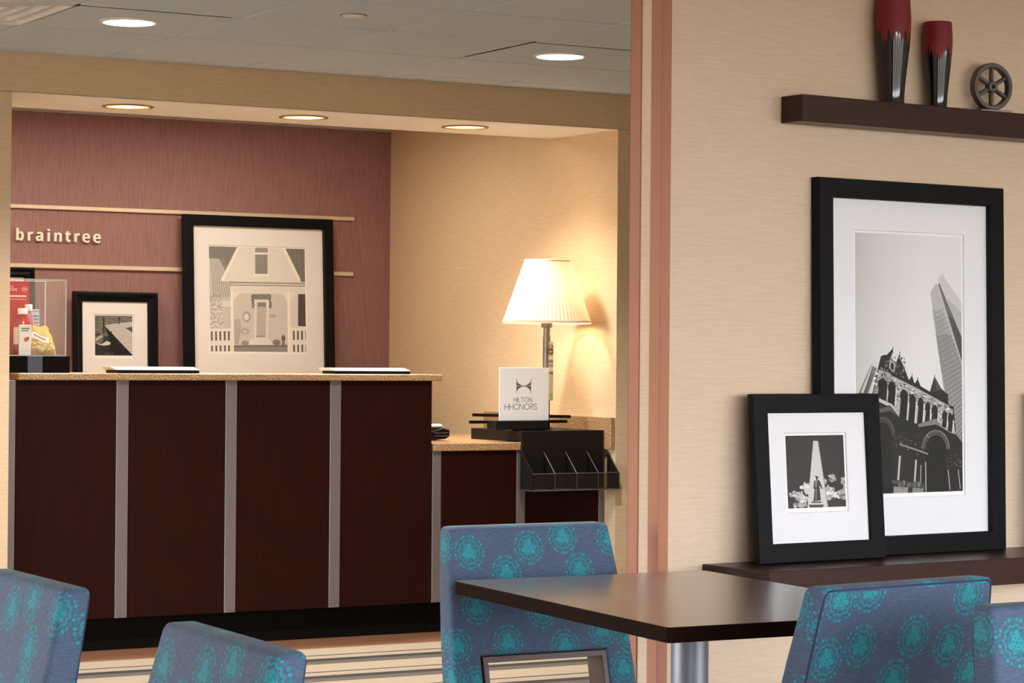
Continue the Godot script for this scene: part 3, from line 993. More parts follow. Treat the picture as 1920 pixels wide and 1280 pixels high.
func church_print() -> ImageTexture:
	var W := 560
	var H := 992
	var p := Pic.new(W, H, g(0.82))
	for k in 140:  # grey sky of the photograph, darker at its left side
		p.im.fill_rect(Rect2i(k * 8, 0, 8, H * 2), g(0.76 + 0.13 * pow(clampf(k / 90.0, 0, 1), 0.6)))
	# z2: picture of the lower half, z1: of the upper half
	var f2 := func(x: float, y: float) -> Vector2: return Vector2((x - 60.0) / 844.0 * W, (y + 872.0 - 18.0 * (x - 60.0) / 844.0 * 0.2) / 2075.0 * H)
	var f1 := func(x: float, y: float) -> Vector2: return Vector2((x - 68.0) / 897.0 * W, (y - 75.0 - 30.0 * (x - 68.0) / 897.0) / 2230.0 * H)
	var Q1 := func(a: Array, c: Color) -> void:
		var pts := []
		for k in range(0, a.size(), 2):
			pts.append(f1.call(a[k], a[k + 1]))
		p.poly(pts, c)
	var Q := func(a: Array, c: Color) -> void:
		var pts := []
		for k in range(0, a.size(), 2):
			pts.append(f2.call(a[k], a[k + 1]))
		p.poly(pts, c)
	# tower
	Q1.call([765, 465, 800, 425, 840, 490, 990, 720, 990, 1100, 770, 530], g(0.8))
	Q1.call([840, 640, 990, 800, 990, 1100, 900, 900], g(0.72))
	Q1.call([695, 590, 742, 512, 768, 530, 990, 1300, 990, 2200, 905, 2000, 785, 1280], g(0.72))
	Q1.call([712, 740, 800, 740, 990, 1300, 990, 2200, 905, 2000, 785, 1280], g(0.66))
	Q1.call([740, 960, 870, 960, 990, 1300, 990, 2200, 905, 2000, 785, 1280], g(0.58))
	Q1.call([764, 520, 772, 505, 990, 1050, 990, 1300], g(0.42))
	Q1.call([850, 800, 895, 820, 990, 1050, 990, 1300], g(0.3))
	Q1.call([758, 530, 764, 520, 990, 1290, 984, 1300], g(0.78))
	for k in 30:
		var t := k / 29.0
		var a := Vector2(724, 780).lerp(Vector2(905, 2000), t)
		var bx := minf(a.x + 130 + 130 * t, 985.0)
		p.line(f1.call(a.x, a.y), f1.call(bx, a.y - 70 - 60 * t), 1.0 + 1.6 * t, g(0.4 - 0.1 * t))
	for k in 6:
		var t := k / 5.0
		p.line(f1.call(735 + 60 * t, 800.0), f1.call(880 + 190 * t, 2100.0), 1.4, g(0.45))
	# church: silhouette, lit stone, dark openings
	Q.call([75, 418, 180, 175, 222, 205, 150, 418], g(0.4))
	Q.call([95, 400, 182, 180, 205, 192, 128, 400], g(0.75))
	Q.call([120, 400, 192, 188, 200, 192, 135, 400], g(0.3))
	Q.call([185, 418, 235, 190, 255, 110, 275, 100, 300, 100, 350, 45, 352, 60, 330, 130, 375, 160, 400, 90, 410, 135, 430, 180, 475, 300, 500, 262, 520, 330, 545, 290, 575, 370, 640, 400, 680, 270, 735, 370, 790, 420, 790, 500, 835, 520, 850, 740, 905, 815, 915, 1215, 40, 1215, 190, 700], g(0.14))
	Q.call([238, 215, 330, 245, 780, 500, 815, 545, 850, 745, 700, 690, 540, 650, 400, 600, 330, 490, 190, 430], g(0.66))
	for k in 420:  # rough stone
		var x := 195.0 + 620 * randf()
		var y := 232.0 + (x - 238) * 0.5 + 170 * randf()
		Q.call([x, y, x + 12 + 14 * randf(), y + 6, x + 12, y + 16, x - 3, y + 9], g(0.2 + 0.75 * randf()))
	for k in 70:
		var x := 240.0 + 200 * randf()
		var y := 110.0 + 170 * randf()
		Q.call([x, y, x + 9, y + 2, x + 7, y + 12 + 12 * randf(), x - 2, y + 9], g(0.1 + 0.6 * randf()))
	Q.call([325, 130, 368, 165, 362, 235, 318, 205], g(0.7)); Q.call([335, 155, 356, 172, 352, 222, 330, 205], g(0.08))
	Q.call([330, 232, 560, 345, 790, 485, 790, 505, 555, 372, 330, 258], g(0.1))
	Q.call([680, 280, 735, 372, 660, 400], g(0.32)); Q.call([680, 280, 700, 380, 655, 400], g(0.2))
	for a in [[230, 285, 75, 150], [310, 310, 60, 170], [405, 375, 62, 230], [475, 410, 54, 230], [545, 440, 46, 220], [605, 475, 40, 180], [655, 500, 50, 150], [740, 545, 40, 130], [788, 570, 40, 140]]:
		var lean: float = -a[3] * 0.06
		Q.call([a[0] + lean, a[1] + a[3], a[0], a[1] + 30, a[0] + a[2] * 0.25, a[1] + 4, a[0] + a[2] * 0.6, a[1], a[0] + a[2], a[1] + 34, a[0] + a[2] + lean, a[1] + a[3] + a[2] * 0.45], g(0.09))
		Q.call([a[0] + a[2] + 4, a[1] + 60, a[0] + a[2] + 11, a[1] + 62, a[0] + a[2] + 9 + lean, a[1] + a[3] + 20, a[0] + a[2] + lean, a[1] + a[3] + 18], g(0.88))
		Q.call([a[0] - 2, a[1] + 70, a[0] + 5, a[1] + 70, a[0] + 4 + lean, a[1] + a[3], a[0] - 3 + lean, a[1] + a[3]], g(0.7))
	Q.call([190, 425, 340, 490, 400, 595, 330, 520, 190, 445], g(0.75))
	# lower porch in deep shade
	Q.call([190, 520, 325, 500, 400, 600, 540, 655, 680, 612, 760, 700, 850, 760, 905, 820, 915, 1215, 40, 1215, 200, 760], g(0.1))
	Q.call([545, 655, 690, 612, 760, 700, 690, 660, 550, 680], g(0.5))
	Q.call([200, 540, 325, 505, 395, 600, 330, 545, 205, 565], g(0.34))
	for c in [[275, 740, 92, 145, 0.46], [695, 860, 112, 155, 0.66]]:
		for r in [1.0, 0.9, 0.8]:
			var pts := []
			var inner := []
			for k in 15:
				var th := PI * (1.0 - k / 14.0)
				pts.append(f2.call(c[0] + c[2] * r * cos(th) - 8, c[1] - c[3] * r * sin(th)))
				inner.push_front(f2.call(c[0] + c[2] * (r - 0.055) * cos(th) - 8, c[1] - c[3] * (r - 0.05) * sin(th)))
			p.poly(pts + inner, g(c[4] * r * (0.9 if r > 0.95 else 0.75)))
	var dark := []
	for c in [[270, 745, 66, 112], [690, 865, 82, 118]]:
		dark = [f2.call(c[0] - c[2], 1215)]
		for k in 13:
			var th := PI * (1.0 - k / 12.0)
			dark.append(f2.call(c[0] + c[2] * cos(th) - 6, c[1] - c[3] * sin(th)))
		dark.append(f2.call(c[0] + c[2] + 8, 1215))
		p.poly(dark, g(0.035))
	for k in 160:
		var band := k % 3
		var x: float = [350.0 + 140 * randf(), 510.0 + 120 * randf(), 765.0 + 125 * randf()][band]
		var y: float = [720.0 + 130 * randf(), 720.0 + 170 * randf(), 850.0 + 120 * randf()][band] + (x - 420) * 0.1
		Q.call([x, y, x + 16 * randf() + 4, y + 5, x + 13, y + 10, x, y + 7], g(0.12 + 0.6 * randf() * randf()))
	Q.call([395, 820, 520, 865, 625, 905, 625, 890, 520, 850, 395, 805], g(0.55))
	for c in [[400, 905, 412, 385, 1100, 16], [528, 940, 520, 515, 1125, 14], [604, 960, 604, 606, 1205, 7], [566, 985, 566, 562, 1130, 6], [785, 1030, 0, 800, 1195, 6], [868, 1030, 0, 884, 1190, 6]]:
		Q.call([c[0] - c[5] / 2.0, c[1], c[0] + c[5] / 2.0, c[1], c[3] + c[5] / 2.0, c[4], c[3] - c[5] / 2.0, c[4]], g(0.74))
	Q.call([335, 1095, 480, 1120, 590, 1140, 590, 1165, 480, 1150, 335, 1120], g(0.3))
	Q.call([350, 1150, 460, 1160, 460, 1215, 345, 1215], g(0.55)); Q.call([500, 1165, 585, 1170, 585, 1215, 495, 1215], g(0.5))
	for k in 40:
		var x := 345.0 + 240 * randf()
		Q.call([x, 1100 + 60 * randf(), x + 12, 1110 + 60 * randf(), x + 10, 1120 + 80 * randf(), x, 1112 + 60 * randf()], g(0.1 + 0.5 * randf()))
	for x in [350, 405, 500, 545, 680]:
		var y: float = {350: 45, 405: 85, 500: 262, 545: 292, 680: 272}[x]
		p.line(f2.call(x, y - 14), f2.call(x, y + 40), 1.6, g(0.15))
		p.ell(f2.call(x, y - 6), 2.4, 2.6, g(0.12), 8)
	return p.tex()


func obelisk_print() -> ImageTexture:
	var W := 320
	var H := 300
	var p := Pic.new(W, H, g(0.2))
	var q := [Vector2(107, 133), Vector2(922, 122), Vector2(988, 1132), Vector2(172, 1158)]
	var f := func(x: float, y: float) -> Vector2:
		var vv := (y - 130.0) / 1015.0
		var u := (x - lerpf(107, 172, vv)) / 816.0
		return Vector2(u * W, (y - 133 + 13 * u + 8 * u * vv) / 1022.0 * H)
	var Q := func(a: Array, c: Color) -> void:
		var pts := []
		for k in range(0, a.size(), 2):
			pts.append(f.call(a[k], a[k + 1]))
		p.poly(pts, c)
	for k in 40:
		var y := 130 + 400 * randf()
		var x := 100 + 500 * randf()
		Q.call([x, y, x + 300, y - 40, x + 320, y - 30, x + 20, y + 8], g(0.19 + 0.05 * randf()))
	for c in [[300, 960, 110, 45], [370, 1030, 140, 45], [340, 1110, 130, 35], [410, 850, 70, 60], [440, 900, 60, 60], [740, 950, 90, 90], [720, 900, 70, 60], [900, 960, 70, 50], [960, 900, 60, 70], [950, 990, 60, 30], [780, 725, 50, 40], [955, 780, 30, 50], [665, 770, 30, 30]]:
		for k in 26:
			p.ell(f.call(c[0] + c[2] * (randf() + randf() - 1.0), c[1] + c[3] * (randf() + randf() - 1.0)), 4 + 10 * randf(), 3 + 7 * randf(), g(0.55 + 0.38 * randf() if c[3] > 42 else 0.4 + 0.4 * randf()), 12)
	Q.call([500, 205, 562, 205, 722, 1150, 438, 1150], g(0.8))
	for k in 24:
		var t := k / 24.0
		Q.call([500 - 62 * t, 205 + 945 * t, 562 + 160 * t, 205 + 945 * t, 562 + 160 * t, 207 + 945 * t, 500 - 62 * t, 207 + 945 * t], g(0.72))
	Q.call([562, 205, 570, 205, 735, 1150, 722, 1150], g(0.62))
	p.ell(f.call(562, 735), 5, 8, g(0.16)); Q.call([538, 695, 590, 715, 585, 728, 535, 712], g(0.12))
	Q.call([525, 765, 600, 760, 650, 880, 635, 885, 600, 830, 605, 870, 625, 1045, 520, 1060, 535, 880, 525, 880, 515, 880], g(0.24))
	Q.call([535, 770, 570, 765, 565, 860, 540, 860], g(0.5)); Q.call([545, 880, 570, 880, 565, 1050, 545, 1050], g(0.42))
	Q.call([490, 1062, 635, 1060, 640, 1082, 495, 1082], g(0.35))
	Q.call([455, 1105, 672, 1105, 655, 1142, 475, 1142], g(0.22))
	return p.tex()


# thin stroke lettering for printed signs
func stroke_text(p: Pic, word: String, at: Vector2, h: float, gap: float, width: float, c: Color) -> void:
	var glyph := {
		"H": [0.72, [[0, 0, 0, 1], [0.72, 0, 0.72, 1], [0, 0.5, 0.72, 0.5]]], "I": [0.0, [[0, 0, 0, 1]]], "L": [0.45, [[0, 0, 0, 1, 0.45, 1]]],
		"T": [0.66, [[0, 0, 0.66, 0], [0.33, 0, 0.33, 1]]], "N": [0.72, [[0, 1, 0, 0, 0.72, 1, 0.72, 0]]], "F": [0.45, [[0, 1, 0, 0, 0.45, 0], [0, 0.5, 0.4, 0.5]]],
		"O": [1.0, []], "D": [0.7, []], "R": [0.58, []], "S": [0.56, []], "M": [0.9, [[0, 1, 0, 0, 0.45, 0.8, 0.9, 0, 0.9, 1]]],
	}
	for i in 25:
		var a := TAU * i / 24.0
		if i == 0:
			glyph["O"][1].append([])
			glyph["D"][1].append([0.0, 0.0, 0.0, 1.0, 0.2, 1.0])
			glyph["R"][1].append([0, 1, 0, 0, 0.3, 0])
			glyph["S"][1].append([])
		glyph["O"][1][0].append_array([0.5 + 0.5 * cos(a), 0.5 + 0.5 * sin(a)])
		if i <= 12:
			glyph["D"][1][0].append_array([0.2 + 0.5 * sin(PI * i / 12.0), 0.5 + 0.5 * cos(PI * i / 12.0)])
			glyph["R"][1][0].append_array([0.3 + 0.27 * sin(PI * i / 12.0), 0.26 - 0.26 * cos(PI * i / 12.0)])
			var b := deg_to_rad(-35.0 - 235.0 * i / 12.0)
			glyph["S"][1][0].append_array([0.28 + 0.26 * cos(b), 0.25 + 0.25 * sin(b)])
	for i in 13:
		var b := deg_to_rad(-90.0 + 235.0 * i / 12.0)
		glyph["S"][1][0].append_array([0.28 + 0.28 * cos(b), 0.75 + 0.25 * sin(b)])
	glyph["D"][1][0].append_array([0.0, 0.0])
	glyph["R"][1][0].append_array([0.0, 0.52])
	glyph["R"][1].append([0.3, 0.52, 0.58, 1.0])
	var x := at.x
	for ch in word:
		if ch == " ":
			x += h * 0.5
			continue
		for s in glyph[ch][1]:
			var pts := []
			for k in range(0, s.size(), 2):
				pts.append(Vector2(x + s[k] * h, at.y + s[k + 1] * h))
			p.path(pts, width, c)
		x += glyph[ch][0] * h + gap


func sign_print() -> ImageTexture:
	var p := Pic.new(520, 480, rgb(250, 249, 250))
	var S := 520.0 / 0.26
	var X := func(x: float) -> float: return (x - 5.4825) * S
	var Y := func(y: float) -> float: return (1.1823 - y) * S
	# emblem: two facing arcs under and over a bar, dark bronze
	var l: float = X.call(5.5705)
	var r: float = X.call(5.6475)
	var t: float = Y.call(1.1335)
	var b: float = Y.call(1.065)
	var m := (t + b) / 2
	for half in 2:
		var sgn := -1.0 if half == 0 else 1.0
		var edge := t if half == 0 else b
		for k in 24:  # colour steps across the bronze print
			var f0 := k / 24.0
			var f1 := (k + 1) / 24.0
			var depth := func(f: float) -> float: return m + sgn * (5.0 + (absf(edge - m) - 5.0) * (1.0 - sqrt(maxf(0.0, 1.0 - pow(absf(f - 0.5) * 2.0, 2.0)))))
			var tone := absf(f0 - 0.45)
			var col := rgb(48, 36, 32).lerp(rgb(176, 186, 196) if half == 0 else rgb(170, 120, 80), clampf(tone * 1.1, 0, 0.7))
			p.poly([Vector2(lerpf(l, r, f0), m + sgn * 2.5), Vector2(lerpf(l, r, f1), m + sgn * 2.5), Vector2(lerpf(l, r, f1), depth.call(f1)), Vector2(lerpf(l, r, f0), depth.call(f0))], col)
	p.line(Vector2(l + 1.5, t), Vector2(l + 1.5, b), 3, rgb(50, 38, 32))
	p.line(Vector2(r - 1.5, t), Vector2(r - 1.5, b), 3, rgb(50, 38, 32))
	p.poly([Vector2(l, m - 2), Vector2(r, m - 2), Vector2(r, m + 2), Vector2(l, m + 2)], rgb(236, 222, 206))
	stroke_text(p, "HILTON", Vector2(X.call(5.557), Y.call(1.046)), 40, 10, 4.2, rgb(60, 56, 58))
	stroke_text(p, "HHONORS", Vector2(X.call(5.511), Y.call(1.0175)), 52, 10, 4.6, rgb(56, 52, 54))
	return p.tex()


func leaflet_print() -> ImageTexture:
	var p := Pic.new(174, 320, rgb(180, 34, 34))
	stroke_text(p, "TO", Vector2(86, 20), 7, 3, 1.8, rgb(244, 206, 200))
	stroke_text(p, "FOODS", Vector2(70, 31), 9.5, 3, 2.0, rgb(244, 206, 200))
	var hexa := []
	for k in 7:
		hexa.append(Vector2(152, 33) + Vector2.from_angle(TAU * (k + 0.5) / 6) * 11.5)
	p.path(hexa, 1.8, rgb(244, 206, 200))
	p.line(Vector2(146, 33), Vector2(158, 33), 4, rgb(244, 206, 200))
	p.poly([Vector2(0, 60), Vector2(160, 60), Vector2(160, 67), Vector2(0, 67)], rgb(240, 208, 204))
	for k in 26:
		p.line(Vector2(4 + k * 6.0, 77 + (k % 2)), Vector2(7.5 + k * 6.0, 77), 3, rgb(232, 160, 154))
	return p.tex()


# ---------------------------------------------------------------- things on the desk
func desk_things() -> void:
	# two sloped document rests
	for k in 2:
		var o := thing("document_rest", ["flat dark tray with pale sloped top in front of the dock photograph", "flat dark tray with pale sloped top at the right end of the tall desk"][k], "tray", [Vector3(3.842, 1.1502, -9.68), Vector3(4.853, 1.1502, -9.68)][k], 0.0, "pale topped trays on the desk")
		var w := 0.362
		var b := MB.new()
		b.face([Vector3(-w / 2, 0.001, 0), Vector3(w / 2, 0.001, 0), Vector3(w / 2, 0.013, 0.002), Vector3(-w / 2 - 0.012, 0.015, 0.002)], Vector3(0, 0.01, -0.1))
		b.span(Vector3(-w / 2, 0.0, -0.001), Vector3(w / 2, 0.013, -0.15), 0.002)
		part("tray", b.mesh(), M.black, o)
		b = MB.new()
		var lo := [Vector3(-w / 2 - 0.01, 0.014, 0.004), Vector3(w / 2, 0.014, 0.004), Vector3(w / 2 - 0.003, 0.0265, -0.05), Vector3(-w / 2 - 0.018, 0.0265, -0.05)]
		b.face(lo, Vector3(0, -1, -0.2))
		b.face([lo[3], lo[2], Vector3(w / 2 - 0.003, 0.0265, -0.15), Vector3(-w / 2 - 0.018, 0.0265, -0.15)], Vector3(0, -1, -0.1))
		b.face([lo[0], lo[3], Vector3(-w / 2 - 0.018, 0.0265, -0.15), Vector3(-w / 2 - 0.01, 0.013, -0.15)], Vector3(0, 0, -0.1))
		part("top_panel", b.mesh(), M.white_metal, o)
	# acrylic display case on its black base
	var z0 := -9.72
	var z1 := -9.98
	var d := thing("display_case", "clear acrylic snack display case on a black base on the desk", "display case", Vector3(3.25, 1.1502, -9.85))
	var L := func(x: float, y: float, z: float) -> Vector3: return Vector3(x - 3.25, y - 1.1502, z + 9.85)
	part("base", MB.new().span(L.call(3.166, 1.1502, z0 + 0.01), L.call(3.459, 1.2195, z1 - 0.01), 0.002).mesh(), M.plinth, d)
	part("front_panel", MB.new().span(L.call(3.17, 1.2195, z0), L.call(3.443, 1.534, z0 - 0.004)).mesh(), M.acrylic, d)
	part("back_panel", MB.new().span(L.call(3.17, 1.2195, z1), L.call(3.443, 1.534, z1 + 0.004)).mesh(), M.acrylic, d)
	part("side_panel", MB.new().span(L.call(3.439, 1.2195, z0 - 0.004), L.call(3.443, 1.534, z1 + 0.004)).mesh(), M.acrylic, d)
	part("side_panel", MB.new().span(L.call(3.17, 1.2195, z0 - 0.004), L.call(3.174, 1.534, z1 + 0.004)).mesh(), M.acrylic, d)
	part("top_panel", MB.new().span(L.call(3.17, 1.534, z0), L.call(3.443, 1.538, z1)).mesh(), M.acrylic, d)
	for e in [[3.443, 1.22, z0, 3.443, 1.536, z0], [3.443, 1.22, z1, 3.443, 1.536, z1], [3.17, 1.536, z0, 3.443, 1.536, z0], [3.17, 1.536, z1, 3.443, 1.536, z1], [3.443, 1.536, z0, 3.443, 1.536, z1], [3.17, 1.221, z0, 3.443, 1.221, z0], [3.443, 1.221, z0, 3.443, 1.221, z1]]:
		part("edge", MB.new().box((L.call(e[0], e[1], e[2]) + L.call(e[3], e[4], e[5])) / 2, Vector3(absf(e[3] - e[0]) + 0.004, absf(e[4] - e[1]) + 0.004, absf(e[5] - e[2]) + 0.004)).mesh(), M.edge, d)
	var o := part("price_tag", MB.new().slab(PackedVector2Array([Vector2(-0.026, 0), Vector2(0.0315, 0), Vector2(0.0315, 0.068), Vector2(-0.0315, 0.068), Vector2(-0.0315, 0.006)]), 0.006, 0.001).mesh(), M.slate, self, Vector3(3.305, 1.1502, -9.70))
	tag(o, "slate blue blank card in front of the black display case base", "card")
	var lm := mat(Color.WHITE, 0.5, 0.0, leaflet_print())
	lm.texture_repeat = false
	d = thing("red_leaflet", "red card with pale print standing in the acrylic case", "leaflet", Vector3(3.272, 1.2197, -9.93))
	part("card", MB.new().span(Vector3(-0.085, 0, 0), Vector3(0.085, 0.312, -0.002)).mesh(), mat(rgb(186, 34, 36), 0.5), d)
	part("print", MB.new().panel(0.17, 0.312, 0, 0.0005).mesh(), lm, d)
	# bottles
	for k in 2:
		d = thing("juice_bottle", ["red juice bottle with white cap and label in the acrylic case", "slim pinkish drink bottle behind the red juice bottle"][k], "bottle", [Vector3(3.281, 1.2197, -9.79), Vector3(3.335, 1.2197, -9.875)][k], 0.0, "drink bottles in the display case")
		var r: float = [0.036, 0.028][k]
		var h: float = [0.197, 0.215][k]
		var juice := mat([rgb(160, 4, 14), rgb(168, 118, 128)][k], 0.08)
		part("body", MB.new().lathe([Vector2(0, 0), Vector2(r * 0.9, 0), Vector2(r, 0.006), Vector2(r, h * 0.62), Vector2(r * 0.93, h * 0.68), Vector2(r * 0.62, h * 0.8), Vector2(r * 0.48, h * 0.86), Vector2(r * 0.48, h * 0.9)], 28).mesh(50), juice, d)
		part("label", MB.new().lathe([Vector2(r + 0.0008, h * 0.24), Vector2(r + 0.0008, h * 0.6)], 28).mesh(50), mat([rgb(214, 208, 206), rgb(214, 178, 70)][k], 0.4), d)
		part("cap", MB.new().lathe([Vector2(r * 0.5, h * 0.87), Vector2(r * 0.56, h * 0.88), Vector2(r * 0.56, h * 0.985), Vector2(r * 0.5, h), Vector2(0, h)], 24).mesh(40), M.paper_card, d)
	var cp := Pic.new(64, 160, rgb(232, 230, 226))
	cp.line(Vector2(12, 18), Vector2(52, 18), 7, rgb(60, 120, 70))
	cp.line(Vector2(12, 30), Vector2(46, 30), 6, rgb(70, 130, 80))
	cp.ell(Vector2(36, 76), 13, 13, rgb(206, 92, 40))
	cp.ell(Vector2(46, 70), 7, 9, rgb(150, 50, 40))
	for k in 4:
		cp.line(Vector2(14, 100 + k * 12), Vector2(50, 100 + k * 12), 2, rgb(190, 188, 190))
	var cm := mat(Color.WHITE, 0.4, 0.0, cp.tex())
	d = thing("drink_carton", "white drink carton with green print before the red juice bottle", "carton", Vector3(3.276, 1.2197, -9.738))
	part("box", MB.new().span(Vector3(-0.025, 0, 0.0), Vector3(0.025, 0.128, -0.012), 0.001).mesh(), M.paper_card, d)
	part("print", MB.new().panel(0.049, 0.126, 0.001, 0.0005).mesh(), cm, d)
	var bp := Pic.new(64, 192, rgb(206, 224, 232))
	bp.poly([Vector2(0, 0), Vector2(64, 0), Vector2(64, 10), Vector2(0, 10)], rgb(150, 176, 190))
	for k in 5:
		bp.poly([Vector2(20, 22 + k * 14), Vector2(60, 22 + k * 14), Vector2(60, 30 + k * 14), Vector2(20, 30 + k * 14)], rgb(110, 156, 190))
	bp.poly([Vector2(0, 104), Vector2(64, 104), Vector2(64, 170), Vector2(0, 170)], rgb(58, 62, 140))
	bp.ell(Vector2(38, 132), 22, 26, rgb(206, 44, 70))
	var bm := mat(Color.WHITE, 0.35, 0.0, bp.tex())
	d = thing("snack_box", "blue and white snack packet standing behind the yellow bag", "snack packet", Vector3(3.362, 1.2197, -9.885))
	part("box", MB.new().span(Vector3(-0.024, 0, 0), Vector3(0.024, 0.194, -0.025), 0.002).mesh(), mat(rgb(206, 224, 232), 0.35), d)
	part("print", MB.new().panel(0.047, 0.192, 0.001, 0.0005).mesh(), bm, d)
	var yp := Pic.new(128, 128, rgb(204, 174, 104))
	for k in 60:
		yp.ell(Vector2(128 * randf(), 60 + 68 * randf()), 4 + 6 * randf(), 2 + 4 * randf(), [rgb(206, 170, 84), rgb(240, 226, 176), rgb(190, 140, 70), rgb(236, 210, 150)][k % 4], 9)
	yp.poly([Vector2(10, 26), Vector2(100, 52), Vector2(96, 74), Vector2(10, 52)], rgb(238, 230, 226))
	yp.poly([Vector2(20, 36), Vector2(80, 54), Vector2(80, 60), Vector2(20, 42)], rgb(150, 60, 90))
	d = thing("snack_bag", "puffy yellow snack bag with crimped top in the acrylic case", "snack bag", Vector3(3.372, 1.2197, -9.81))
	var bag := MB.new()
	var grid := 10
	for side in [1.0, -1.0]:
		for i in grid:
			for j in grid:
				var pt := func(a: int, c: int) -> Vector3:
					var u := a / float(grid)
					var v := c / float(grid)
					var hw := lerpf(0.062, 0.03, pow(v, 2.2)) + 0.004 * sin(v * 22.0) * v
					var puff := 0.034 * pow(sin(PI * u), 0.6) * (1.0 - pow(v, 3.0)) * (0.45 + 0.55 * minf(1.0, v * 4.0 + 0.3))
					return Vector3((u - 0.5) * 2 * hw - 0.012 * v, v * 0.125 + 0.004 * sin(u * 9.0) * v, side * (puff + 0.0012 * sin(13.0 * u + 7.0 * v)))
				var q := [pt.call(i, j), pt.call(i + 1, j), pt.call(i + 1, j + 1), pt.call(i, j + 1)]
				var uv := []
				for e in [[i, j], [i + 1, j], [i + 1, j + 1], [i, j + 1]]:
					uv.append(Vector2(e[0] / float(grid), 1.0 - e[1] / float(grid)))
				if side > 0:
					bag.quad(q[0], q[1], q[2], q[3], uv[0], uv[1], uv[2], uv[3])
				else:
					bag.quad(q[1], q[0], q[3], q[2], uv[1], uv[0], uv[3], uv[2])
	part("bag", bag.mesh(60), mat(Color.WHITE, 0.2, 0.0, yp.tex()), d)
	# brochure rack hung on the low desk front
	d = thing("brochure_rack", "black four pocket brochure rack hung over the low desk front", "brochure rack", Vector3(5.78, 0.63, -9.57))
	L = func(x: float, y: float, z: float) -> Vector3: return Vector3(x - 5.78, y - 0.63, z + 9.57)
	part("top_box", MB.new().span(L.call(5.556, 0.8446, -9.575), L.call(5.982, 0.8955, -10.06), 0.002).mesh(), M.black_plastic, d)
	part("back_plate", MB.new().span(L.call(5.546, 0.63, -9.566), L.call(5.983, 0.8965, -9.5745), 0.001).mesh(), M.black_plastic, d)
	var xs := [5.546, 5.661, 5.776, 5.891, 6.003]
	for k in 5:
		var x: float = xs[k]
		var q := MB.new()
		var A := [L.call(x, 0.63, -9.567), L.call(x, 0.63, -9.465), L.call(x, 0.706, -9.465), L.call(x, 0.80, -9.567)]
		var Bq := []
		for pnt in A:
			Bq.append(pnt + Vector3(0.003, 0, 0))
		var mid: Vector3 = (A[0] + A[2]) / 2 + Vector3(0.0015, 0, 0)
		q.face(A, mid); q.face(Bq, mid)
		for s in 4:
			q.face([A[s], A[(s + 1) % 4], Bq[(s + 1) % 4], Bq[s]], mid)
		part("side" if k in [0, 4] else "divider", q.mesh(), M.black_plastic if k in [0, 4] else M.smoke, d)
		if k > 0 and k < 5:
			part("divider_edge", MB.new().tube([L.call(x + 0.0015, 0.80, -9.566), L.call(x + 0.0015, 0.706, -9.4645), L.call(x + 0.0015, 0.632, -9.4645)], 0.0018, 6).mesh(), M.grey_metal, d)
	part("front_pane", MB.new().span(L.call(5.5455, 0.63, -9.465), L.call(6.0065, 0.707, -9.461)).mesh(), M.smoke, d)
	part("front_edge", MB.new().span(L.call(5.5455, 0.705, -9.4605), L.call(6.0065, 0.708, -9.4655)).mesh(), M.grey_metal, d)
	part("bottom_edge", MB.new().span(L.call(5.5455, 0.628, -9.4605), L.call(6.0065, 0.632, -9.567)).mesh(), M.grey_metal, d)
	# sign on a black block with two crossing flat bars
	d = thing("sign_holder", "white square hotel rewards sign standing in a black block on the rack", "sign", Vector3(5.6, 0.8957, -9.66))
	L = func(x: float, y: float, z: float) -> Vector3: return Vector3(x - 5.6, y - 0.8957, z + 9.66)
	part("block", MB.new().span(L.call(5.439, 0.900, -9.62), L.call(5.717, 0.941, -9.70), 0.002).mesh(), M.black_plastic, d)
	part("block_end", MB.new().span(L.call(5.7172, 0.900, -9.645), L.call(5.742, 0.942, -9.70), 0.002).mesh(), M.black, d)
	part("foot", MB.new().span(L.call(5.57, 0.8957, -9.63), L.call(5.70, 0.9005, -9.70)).mesh(), M.black, d)
	part("board", MB.new().span(L.call(5.4825, 0.938, -9.661), L.call(5.7425, 1.1823, -9.667), 0.001).mesh(), M.paper_card, d)
	var spm := mat(Color.WHITE, 0.45, 0.0, sign_print())
	spm.texture_repeat = false
	var face := part("sign_print", MB.new().panel(0.259, 0.239, 0, 0).mesh(), spm, d, L.call(5.6125, 0.942, -9.6602))
	face.rotation.z = 0.0
	for k in 2:
		var bar := part("cross_bar", MB.new().box(Vector3.ZERO, Vector3(0.515, 0.0145, 0.018), 0.002).mesh(), M.black_plastic, d, L.call(5.6135, [0.962, 0.934][k], [-9.682, -9.712][k]))
		bar.rotation.z = [-0.022, 0.0][k]
	# table lamp with pleated shade
	var lz := -9.74
	d = thing("table_lamp", "grey pole table lamp with lit cream pleated shade by golden wall", "lamp", Vector3(5.776, 0.8957, lz))
	L = func(y: float) -> float: return y - 0.8957
	part("base", MB.new().lathe([Vector2(0, 0), Vector2(0.034, 0), Vector2(0.034, 0.006), Vector2(0.028, 0.012), Vector2(0.019, 0.016)], 32).mesh(40), M.grey_metal, d)
	part("pole", MB.new().lathe([Vector2(0.0175, 0.014), Vector2(0.0175, L.call(1.33)), Vector2(0.0155, L.call(1.331)), Vector2(0.0155, L.call(1.372))], 24).mesh(40), M.grey_metal, d)
	part("collar", MB.new().lathe([Vector2(0.0, L.call(1.368)), Vector2(0.024, L.call(1.368)), Vector2(0.026, L.call(1.372)), Vector2(0.026, L.call(1.41)), Vector2(0.01, L.call(1.414)), Vector2(0.01, L.call(1.46)), Vector2(0, L.call(1.46))], 24).mesh(40), M.strip, d)
	var yb: float = L.call(1.389)
	var yt: float = L.call(1.681)
	part("shade", MB.new().lathe([Vector2(0.2035, yb + 0.004), Vector2(0.1045, yt - 0.004)], 264, Vector3.ZERO, 66, 0.012).mesh(80), M.shade, d)
